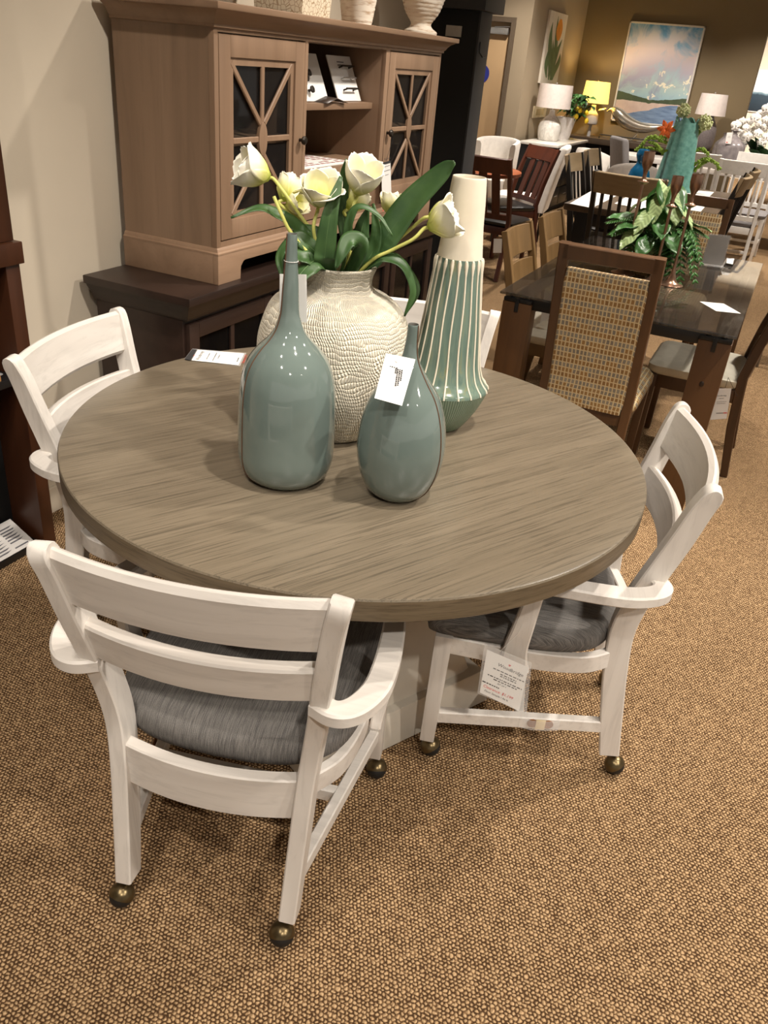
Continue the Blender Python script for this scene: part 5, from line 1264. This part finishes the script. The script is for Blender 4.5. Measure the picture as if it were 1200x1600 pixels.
# ------------------------------------------------------------------ black cabinet, white lamp and lemon plant by the tulip picture
t = thing('black_cabinet', 'black drawer cabinet with white stone top under the tulip picture', 'cabinet', (-3.02, 11.60, 0)); KX0, KX1, KY0, KY1 = -3.20, -2.72, 10.66, 12.20
MB().bx(KX0, KX1, KY0, KY1, .06, .760, .004).build('body', M['black_satin'], t, world=True)
MB().bx(KX0 - .0, KX1 + .02, KY0 - .02, KY1 + .02, .761, .790, .003).build('top', plain('white_stone', (226, 222, 214), .25), t, world=True)
MB().bx(KX0, KX1 - .03, KY0 + .03, KY1 - .03, .001, .06, .002).build('base', M['black_matte'], t, world=True)
for j in range(3):
    for i in range(3):
        y0 = KY0 + .02 + i * .44; d = MB().bx(KX1 + .0, KX1 + .014, y0, y0 + .42, .08 + j * .215, .08 + j * .215 + .2, .003).build('drawer', M['black_satin'], t, world=True)
        MB().bar([(KX1 + .03, y0 + .15, .19 + j * .215), (KX1 + .03, y0 + .27, .19 + j * .215)], .008, .008).build('pull', M['steel'], t, world=True).parent = d
def table_lamp(label, p, z0, base_prof, base_m, sh_r0, sh_r1, sh_h, sz, shade_m, lit=False, neck_m=None):
    t = thing('table_lamp', label, 'lamp', (p[0], p[1], z0))
    MB().lathe([(0, 0)] + smooth_prof(base_prof, 5) + [(0, base_prof[-1][1])], n=48).build('base', base_m, t, smooth=60)
    MB().cyl((0, 0, (base_prof[-1][1] + sz + sh_h) / 2), .006, sz + sh_h - base_prof[-1][1], n=10).ball((0, 0, sz + sh_h + .012), .011, 10).build('stem', neck_m or M['steel'], t)
    mb = MB().lathe([(sh_r0, sz), (sh_r1, sz + sh_h), (sh_r1 - .003, sz + sh_h), (sh_r0 - .003, sz)], n=48); mb.build('shade', shade_m, t, smooth=60)
    MB().tube([(-sh_r1, 0, sz + sh_h - .004), (sh_r1, 0, sz + sh_h - .004)], .003, 6).build('spider', M['steel'], t)
    if lit:
        MB().ball((0, 0, sz + sh_h * .4), .03, 16).build('bulb', lit, t)
        L = bpy.data.lights.new('lamp_bulb_light', 'POINT'); L.energy = 8; L.color = (1, .78, .42); L.shadow_soft_size = .04
        o = bpy.data.objects.new('lamp_bulb_light', L); C.objects.link(o); o.location = (p[0], p[1], z0 + sz + sh_h * .62)
    return t
WG = NT('white_swirled_glass'); f = WG.noise(WG.coord((1, 1, .4)), 16, 4, .6, 1.5); WG.col(WG.ramp(f, [(.35, lin((196, 192, 186))), (.65, lin((236, 232, 226)))])); WG.set(Roughness=.12)
SHW = plain('pale_linen_shade', (226, 214, 208), .85)
lp = atz(.79, 852, 219); lp.x += .03; kk = pxm((lp.x, lp.y, 1.0)); hz = lambda py: atp((lp.x, lp.y), 858, py).z - .79
rb = 18 * kk
table_lamp('white swirled glass lamp with a pale drum shade on the black cabinet', (lp.x, lp.y), .7906, [(rb * .74, 0), (rb * .88, hz(172) * .05), (rb * 1.0, hz(172) * .33), (rb * .9, hz(172) * .58), (rb * .55, hz(172) * .76), (rb * .28, hz(172) * .86), (rb * .22, hz(172) * 1.02)], WG.m, 26.5 * kk, 25.5 * kk, hz(133) - hz(170), hz(168), SHW)
q = atz(.79, 879, 217); q.y -= .12; r = 15.5 * kk
t = thing('white_planter', 'white flared pot holding the lemon plant beside the white lamp', 'planter', (q.x, q.y + .12, .7906))
MB().lathe([(0, 0), (r * .62, 0), (r * .66, .01), (r * 1.05, r * 2.1), (r * 1.0, r * 2.1), (r * .9, r * 1.9), (0, r * 1.8)], n=48).build('pot', plain('white_pearly_glaze', (226, 220, 218), .35), t, smooth=50)
def lemon_plant(tx, ty, z0):
    t = thing('lemon_plant', 'bushy lemon plant with yellow fruit in the white flared pot', 'plant', (tx, ty, z0)); rn = random.Random(8); n = 0
    S = MB(); fruit = M_LEM = plain('lemon_yellow', (240, 204, 40), .45)
    for k in range(46):
        az, rad, z = rn.uniform(0, 2 * PI), rn.uniform(.03, .25), rn.uniform(.03, .28)
        p = Vector((rad * math.cos(az) + .13, rad * math.sin(az), z))
        S.tube(crom([(0, 0, .0), (p.x * .25, p.y * .4, p.z * .6 + .05), p], 3), .003, 5)
        for j in range(2):
            o = leaf_mb(rn.uniform(.09, .13), rn.uniform(.022, .03), .2, .3).build('leaf', CAL2 if rn.random() < .6 else DKG, t); o.location = p; o.rotation_euler = Euler((rn.uniform(-.7, .7), rn.uniform(-.5, .5), rn.uniform(0, 6.3)), 'YXZ')
    S.build('branches', plain('brown_twig', (86, 70, 44), .7), t)
    for (x, y, z) in ((.05, -.12, .17), (.15, -.08, .02), (.24, .05, .07), (.20, -.14, .10), (.10, .1, .1), (.28, -.02, -.02), (.0, -.08, .27)):
        MB().ball((x, y, z), .028, 14, (1, 1, 1.25)).build('lemon', fruit, t)
lemon_plant(q.x, q.y + .12, .7906 + r * 2.12)
# tulip picture and little picture on the side wall
TXW = TULX + .002
a, b, c, d = [atx(TXW + .03, *p) for p in ((860, 15), (888, 24), (870, 131), (846, 124))]
yc0, yc1, zc0, zc1 = (a.y + d.y) / 2, (b.y + c.y) / 2, (d.z + c.z) / 2 - .0, (a.z + b.z) / 2
zc0 = min(d.z, c.z)
t = thing('tulip_picture', 'tall narrow canvas of an orange tulip and green leaves on the side wall', 'picture', (TXW, (yc0 + yc1) / 2, (zc0 + zc1) / 2)); w_, h_ = yc1 - yc0, zc1 - zc0
MB().bx(0, .03, -w_ / 2, w_ / 2, -h_ / 2, h_ / 2, .002).build('canvas', plain('pale_painted_canvas', (228, 218, 202), .7, var=.06, scale=6), t)
mb = MB(); rn = random.Random(3)
for k, (y0, z0, y1, z1, wd) in enumerate(((.1, -.45, .0, .45, .10), (-.1, -.45, -.3, .35, .12), (.0, -.45, .33, .15, .13), (-.2, -.42, -.35, .05, .10), (.2, -.45, .38, -.05, .12), (-.05, -.4, -.12, .12, .09))):
    P = [(y0 + (y1 - y0) * s + .06 * math.sin(s * 5 + k), z0 + (z1 - z0) * s) for s in [i / 10 for i in range(11)]]
    mb.grid([[(.0305 + .0002 * k, (y + u * wd * math.sin(PI * (.08 + .9 * i / 10))) * w_, z * h_) for u in (-1, 0, 1)] for i, (y, z) in enumerate(P)])
mb.build('painted_leaves', plain('painted_green', (96, 116, 72), .7, var=.25, scale=9), t)
MB().grid([[(.0325, (.12 + u * .17 * math.sin(PI * (.12 + .78 * i / 8))) * w_, (.12 + .30 * i / 8) * h_) for u in (-1, -.3, .3, 1)] for i in range(9)]).build('painted_tulip', plain('painted_orange', (226, 148, 44), .7, var=.2, scale=12), t)
a, b = atx(TXW + .02, 836, 166), atx(TXW + .02, 853, 183)
t = thing('small_picture', 'small cream picture on the side wall below the pale drum shade', 'picture', (TXW, (a.y + b.y) / 2, (a.z + b.z) / 2)); w_, h_ = abs(b.y - a.y), abs(a.z - b.z)
MB().bx(0, .012, -w_ / 2, w_ / 2, -h_ / 2, h_ / 2, .002).build('canvas', plain('cream_painted_canvas', (222, 204, 168), .7, var=.15, scale=10), t)
MB().bx(.0121, .013, -w_ * .3, w_ * .3, -h_ * .3, h_ * .25, 0).build('painted_shape', plain('painted_tan', (190, 166, 120), .7, var=.2, scale=10), t)

# ------------------------------------------------------------------ console under the big seascape
CX0, CX1, CY0, CY1 = -3.12, -1.15, 12.62, 13.12
t = thing('console_table', 'long dark console table with shelf against the olive wall', 'console', ((CX0 + CX1) / 2, (CY0 + CY1) / 2, 0)); CT = wood('dark_brown_grey_wood', (66, 54, 44), (86, 72, 58), 'X', .45, 50, .06, pores=.2)
MB().bx(CX0, CX1, CY0, CY1, .725, .80, .004).build('top', CT, t, world=True)
MB().bx(CX0 + .05, CX1 - .05, CY0 + .05, CY1 - .02, .12, .16, .003).build('shelf', CT, t, world=True)
MB().bx(CX0 + .05, CX1 - .05, CY1 - .03, CY1 - .01, .16, .725, 0).build('back_panel', M['black_matte'], t, world=True)
for x in (CX0 + .06, CX1 - .06):
    for y in (CY0 + .05, CY1 - .05): MB().bx(x - .035, x + .035, y - .035, y + .035, .001, .725, .003).build('leg', CT, t, world=True)
MB().tube([(CX0 + .45, CY0 + .10, .802), (CX0 + .45, CY0 + .10, .85), (CX1 - .3, CY0 + .10, .85), (CX1 - .3, CY0 + .10, .802)], .008, 8).build('rail', M['black_satin'], t, world=True)
lp = atz(.80, 921, 203); lp.y = min(lp.y, CY1 - .2); lp = aty(12.86, 921, 203); kk = pxm((lp.x, lp.y, 1.0)); hz = lambda py: atp((lp.x, lp.y), 928, py).z - .80
SHY = NT('lit_yellow_shade'); SHY.col(lin((240, 210, 120))); SHY.set(Roughness=.8); SHY.b.inputs['Emission Color'].default_value = lin((255, 224, 112)); SHY.b.inputs['Emission Strength'].default_value = .95
BUL = NT('glowing_bulb'); BUL.b.inputs['Emission Color'].default_value = (1, .85, .55, 1); BUL.b.inputs['Emission Strength'].default_value = 6
GW = plain('grey_white_ceramic', (196, 192, 190), .4); rb = 9.5 * kk
table_lamp('lit lamp with a glowing yellow shade on the console', (lp.x, lp.y), .8006, [(rb * .3, 0), (rb * .3, hz(196)), (rb * .95, hz(196) + .012), (rb * 1.0, hz(184)), (rb * .9, hz(178)), (rb * .45, hz(172)), (rb * .35, hz(164))], GW, 21 * kk, 18.5 * kk, hz(127) - hz(161), hz(161), SHY.m, lit=BUL.m, neck_m=M['brass'])
lp = aty(12.86, 1097, 228); kk = pxm((lp.x, lp.y, 1.0)); hz = lambda py: atp((lp.x, lp.y), 1108, py).z - .80; rb = 15 * kk
GB = plain('grey_speckled_ceramic', (118, 110, 110), .4, var=.2, scale=60)
table_lamp('grey ceramic lamp with a pale shade at the right of the big seascape', (lp.x, lp.y), .8006, [(rb * .8, 0), (rb, .06), (rb * 1.05, hz(205)), (rb * .8, hz(193)), (rb * .5, hz(184)), (rb * .5, hz(178)), (rb * .75, hz(173))], GB, 22.5 * kk, 19.5 * kk, hz(146) - hz(180), hz(180), SHW)
# seascape
a, b, c, d = [aty(BACKY - .03, *p) for p in ((986, 32), (1102, 42), (1066, 200), (953, 189))]
px0, px1, pz1 = (a.x + d.x) / 2, (b.x + c.x) / 2, (a.z + b.z) / 2; pz0 = (d.z + c.z) / 2
t = thing('seascape_painting', 'large painting of pink clouds over a bay in a thin pale frame', 'picture', ((px0 + px1) / 2, BACKY - .002, (pz0 + pz1) / 2)); w_, h_ = px1 - px0, pz1 - pz0
F = MB(); F.bx(-w_ / 2, -w_ / 2 + .022, -.045, 0, -h_ / 2, h_ / 2, .002).bx(w_ / 2 - .022, w_ / 2, -.045, 0, -h_ / 2, h_ / 2, .002).bx(-w_ / 2, w_ / 2, -.045, 0, h_ / 2 - .022, h_ / 2, .002).bx(-w_ / 2, w_ / 2, -.045, 0, -h_ / 2, -h_ / 2 + .022, .002)
F.build('frame', plain('pale_silver_frame', (214, 208, 200), .4), t)
P_ = NT('painted_seascape'); v = P_.coord((1 / w_, 1, 1 / h_), loc=(.5, 0, .5)); x, y, z = P_.sep(v)
n1 = P_.noise(v, 3.2, 6, .6, .8); n2 = P_.noise(v, 9, 5, .6, .5); n3 = P_.noise(P_.coord((1, 1, 6)), 7, 4)
sky = P_.mix(P_.ramp(P_.math('ADD', n1, P_.math('MULTIPLY', P_.math('SUBTRACT', .28, P_.math('ABSOLUTE', P_.math('SUBTRACT', z, .62))), .55)), [(.42, (0, 0, 0)), (.6, (1, 1, 1))]), P_.ramp(z, [(.25, lin((150, 184, 196))), (.4, lin((178, 196, 190))), (.65, lin((160, 196, 212))), (1, lin((70, 140, 196)))]), P_.ramp(z, [(.35, lin((146, 146, 170))), (.55, lin((184, 176, 188))), (.75, lin((224, 208, 206))), (1, lin((190, 206, 216)))]))
sky = P_.mix(P_.math('MULTIPLY', P_.math('GREATER_THAN', n2, .60), P_.math('LESS_THAN', z, .55)), sky, lin((236, 228, 204)))
zz = P_.math('ADD', z, P_.math('MULTIPLY', P_.math('SUBTRACT', n1, .5), .06))
hills = P_.math('LESS_THAN', P_.math('SUBTRACT', zz, P_.math('MULTIPLY', P_.math('POWER', P_.math('ABSOLUTE', P_.math('SUBTRACT', x, .55)), 1.5), .16)), .255)
img = P_.mix(hills, sky, P_.mix(n2, lin((44, 58, 44)), lin((86, 98, 64))))
img = P_.mix(P_.math('LESS_THAN', zz, .225), img, P_.mix(n2, lin((186, 156, 144)), lin((224, 204, 190))))
shore = P_.math('LESS_THAN', zz, P_.math('ADD', .02, P_.math('MULTIPLY', P_.math('POWER', x, .8), .24)))
img = P_.mix(P_.math('MULTIPLY', shore, P_.math('LESS_THAN', zz, .215)), img, P_.mix(n3, lin((40, 62, 104)), lin((150, 176, 206))))
P_.col(img); P_.set(Roughness=.6)
MB().bx(-w_ / 2 + .02, w_ / 2 - .02, -.03, -.004, -h_ / 2 + .02, h_ / 2 - .02, 0).build('canvas', P_.m, t)
# long silver sculpture
sp = [aty(12.9, *p) for p in ((948, 174), (957, 171), (966, 178), (978, 190), (995, 198), (1015, 201), (1032, 199), (1040, 202))]
t = thing('silver_sculpture', 'long curved silver animal sculpture with raised tail on the console', 'sculpture', (sp[4].x, 12.9, .80)); L = Vector(t.location)
SIL = plain('polished_silver', (214, 208, 196), .2, .9, var=.05)
MB().tube([p - L for p in crom(sp, 6)], [.006, .008, .012, .017, .022, .027, .035, .044, .053, .062, .068, .073, .078, .082, .085, .087, .088, .088, .088, .087, .085, .083, .08, .078, .075, .072, .068, .064, .06, .055, .05, .046, .042, .038, .034, .03, .026, .022, .018, .014, .010, .007, .004][:len(crom(sp, 6))], 14).build('body', SIL, t, smooth=60)
q = sp[0] - L; MB().grid([[(q.x - .13, -.01, q.z - .01), (q.x, -.015, q.z + .015)], [(q.x - .10, .0, q.z + .02), (q.x + .02, 0, q.z + .05)]]).build('tail_fin', SIL, t, mods=[('SOLIDIFY', {'thickness': .006})])
for px in (990, 1007):
    q = aty(12.9, px, 207) - L; MB().tube([(q.x + .06, -.02, .10), (q.x, -.05, .02), (q.x - .07, -.07, .009)], [.018, .013, .009], 8).build('foot', SIL, t)
# seats before the console
p = aty(10.9, 941, 232); barrel('white barrel chair with curved arms before the console', p.x, 10.9, 150, r=.27, H=p.z, grp=None)
p = aty(10.1, 970, 214); GRC = plain('grey_chair_cloth', (138, 134, 134), .85)
parsons('grey upholstered chair with a narrow rounded back behind the dark table', (p.x + .10, 10.1, 33), H=p.z, w=.40, grp=None, mat=GRC)
p = aty(10.6, 996, 243); t = thing('white_side_table', 'white rectangular table behind the blue gourd vase', 'table', (p.x, 10.75, 0)); zt_ = p.z
MB().bx(-.28, .32, -.3, .3, zt_ - .05, zt_, .004).build('tabletop', M['white_paint'], t)
for x in (-.25, .29):
    for y in (-.27, .27): MB().bx(x - .025, x + .025, y - .025, y + .025, .001, zt_ - .05, .003).build('leg', M['white_paint'], t)
p = aty(9.6, 992, 252); barrel('pale grey shell chair beside the grey upholstered chair', p.x, 9.6, 200, r=.24, H=p.z, mat=plain('pale_grey_cloth', (188, 182, 176), .85))

# ------------------------------------------------------------------ white counter chairs, grey bottles and orchid
G5 = 'white spindle back chairs'
ST = dict(H=1.0, w=.46, seat=.48, depth=.42, lean=.08, crest=.12, n=5, slat_w=.022, bow=.015, stretch=True, cushion=.05)
WP = M['white_paint']; GC = plain('grey_seat_cushion', (112, 108, 108), .8)
p0, p1 = atz(1.0, 1132, 247), atz(1.0, 1201, 258); pc = (p0 + p1) / 2
side_chair('spindle_back_chair', 'white spindle back chair behind the dark slat chairs, its back to us', 'chair', (pc.x, pc.y + .08, 92), WP, GC, G5, **ST)
p0, p1 = atz(1.0, 1082, 240), atz(1.0, 1122, 245); pc = (p0 + p1) / 2
side_chair('spindle_back_chair', 'white spindle back chair just right of the teal vase', 'chair', (pc.x - .10, pc.y + .35, 88), WP, GC, G5, **ST)
side_chair('spindle_back_chair', 'white spindle back chair with grey cushion facing us beside the dark slat chairs', 'chair', (-.40, 9.98, 268), WP, GC, G5, **ST)
b = aty(10.6, 1150, 285); t = thing('white_dining_table', 'white table under the grey bottles and the orchid', 'table', (-.35, 10.75, 0)); CTZ = .78
MB().bx(-.75, .95, -.5, .5, CTZ - .05, CTZ, .004).build('tabletop', plain('grey_white_tabletop', (186, 178, 170), .4), t)
for x in (-.68, .88):
    for y in (-.43, .43): MB().bx(x - .035, x + .035, y - .035, y + .035, .001, CTZ - .05, .003).build('leg', WP, t)
GG = NT('grey_mottled_glaze'); f = GG.noise(GG.coord(), 20, 4); GG.col(GG.ramp(f, [(.3, lin((112, 106, 108))), (.7, lin((146, 138, 138)))])); GG.set(Roughness=.18)
def grey_bottle(label, y, px, pyb, pyt, rpx):
    p = atz(CTZ, px, pyb); p = Vector((aty(y, px, 250).x, y, CTZ + .0005)); kk = pxm(p); h = atp((p.x, p.y), px + 3, pyt).z - CTZ; r = rpx * kk
    t = thing('grey_bottle', label, 'bottle vase', p, 0, 'grey glazed bottles on the white table')
    MB().lathe([(0, 0)] + smooth_prof([(r * .85, 0), (r, .02), (r, h * .5), (r * .92, h * .66), (r * .5, h * .8), (r * .27, h * .88), (r * .25, h * .97), (r * .34, h)], 5) + [(r * .2, h), (r * .18, h * .9), (0, h * .85)], n=44).build('body', GG.m, t, smooth=60)
    return t
grey_bottle('large grey glazed bottle with a price tag on its neck', 10.45, 1137, 281, 203, 21)
grey_bottle('smaller grey glazed bottle behind the large grey bottle', 10.98, 1124, 270, 207, 14)
q = [aty(10.30, *p) for p in ((1136, 207), (1145, 207), (1142, 225), (1133, 224))]
card('price_tag', 'white tag hanging on the neck of the large grey bottle', 'tag', *q, [('mark', M['red_ink'], None, [(-.2, -.75, .3, .16)]), ('lettering', M['ink'], None, text_bars([(-.2, .2, .3, .06), (-.25, .25, .1, .05)], 3))])
op = Vector((aty(10.7, 1192, 240).x, 10.7, CTZ + .0005)); kk = pxm(op)
t = thing('orchid_plant', 'white orchid with dark leaves in a black bowl on the white table', 'plant', op)
MB().lathe([(0, 0), (.12, 0), (.17, .06), (.18, .10), (.165, .10), (0, .085)], n=36).build('bowl', M['black_satin'], t, smooth=50)
rn = random.Random(21); ORW = plain('white_orchid_petal', (246, 242, 236), .6, var=.02)
fcv = Vector((-op.x, -op.y, .1)).normalized(); sdv = Vector((-fcv.y, fcv.x, 0)).normalized()
cl = [(1150, 196), (1152, 208), (1146, 216), (1160, 190), (1166, 200), (1158, 212), (1172, 190), (1180, 184), (1190, 178), (1196, 188), (1186, 196), (1176, 206), (1168, 214), (1162, 222), (1194, 200), (1198, 214), (1190, 222), (1198, 170), (1184, 208), (1205, 195), (1212, 182), (1208, 210)]
for i, (px, py) in enumerate(cl):
    c = aty(10.5 + rn.uniform(-.12, .12), px, py) - op; mb = MB(); R0 = rn.uniform(.045, .062); d0 = (fcv + sdv * rn.uniform(-.5, .5) + Vector((0, 0, rn.uniform(-.2, .3)))).normalized(); ex = d0.cross(Vector((0, 0, 1))).normalized(); ez = ex.cross(d0)
    for k in range(5):
        a = 2 * PI * k / 5 + PI / 2; d = ex * math.cos(a) + ez * math.sin(a); e = ez * math.cos(a) - ex * math.sin(a); wd = .62 if k in (1, 4) else .36
        mb.grid([[c + d * R0 * s + e * R0 * wd * u * math.sin(PI * (.1 + .82 * s)) + d0 * R0 * (.25 * s - .35 * s * s) for u in (-1, 0, 1)] for s in (0, .3, .6, .85, 1)])
    mb.ball(c + d0 * .008, .009, 8).build('orchid_bloom', ORW, t, mods=[('SOLIDIFY', {'thickness': .0012})])
for (px, py, W) in ((1163, 212, .05), (1172, 232, .055), (1186, 226, .045), (1150, 236, .05), (1196, 232, .05), (1180, 214, .03)):
    c = aty(10.45, px, py) - op; mb = MB(); P = crom([(0, 0, .08), (c.x * .6, c.y * .6, c.z * .7 + .04), c], 6); rows = []
    for i, p in enumerate(P):
        s = i / (len(P) - 1); w = W * math.sin(PI * (.12 + .84 * s)); rows.append([p + sdv * w * u + fcv * abs(u) * .01 for u in (-1, 0, 1)])
    mb.grid(rows).build('leaf', DKG, t, mods=[('SOLIDIFY', {'thickness': .001})])
mb = MB()
for i in range(0, len(cl), 4): c = aty(10.55, *cl[i]) - op; mb.tube(crom([(0, 0, .08), (c.x * .3, c.y * .3, c.z * .9), c], 5), .004, 6)
mb.build('stems', CAL2, t)
# picture of mountains on the far wall
a, b = aty(18.98, 1163, 108), aty(18.98, 1240, 180)
t = thing('mountain_painting', 'wide painting of white clouds over dark blue mountains on the far pale wall', 'picture', ((a.x + b.x) / 2, 18.995, (a.z + b.z) / 2)); w_, h_ = b.x - a.x, a.z - b.z
MP = NT('painted_mountains'); v = MP.coord((1 / w_, 1, 1 / h_), loc=(.5, 0, .5)); x, y, z = MP.sep(v); n1 = MP.noise(v, 4, 5)
zz = MP.math('ADD', z, MP.math('MULTIPLY', MP.math('SUBTRACT', n1, .5), .25)); MP.col(MP.ramp(zz, [(.0, lin((30, 42, 52))), (.38, lin((38, 58, 72))), (.45, lin((120, 148, 162))), (.5, lin((226, 228, 226))), (.8, lin((232, 228, 220))), (1, lin((190, 206, 212)))])); MP.set(Roughness=.6)
MB().bx(-w_ / 2, w_ / 2, -.03, 0, -h_ / 2, h_ / 2, .002).build('canvas', MP.m, t)
MB().bx(-w_ / 2 - .02, w_ / 2 + .02, -.026, -.001, -h_ / 2 - .02, h_ / 2 + .02, .002).build('frame', M['white_paint'], t)
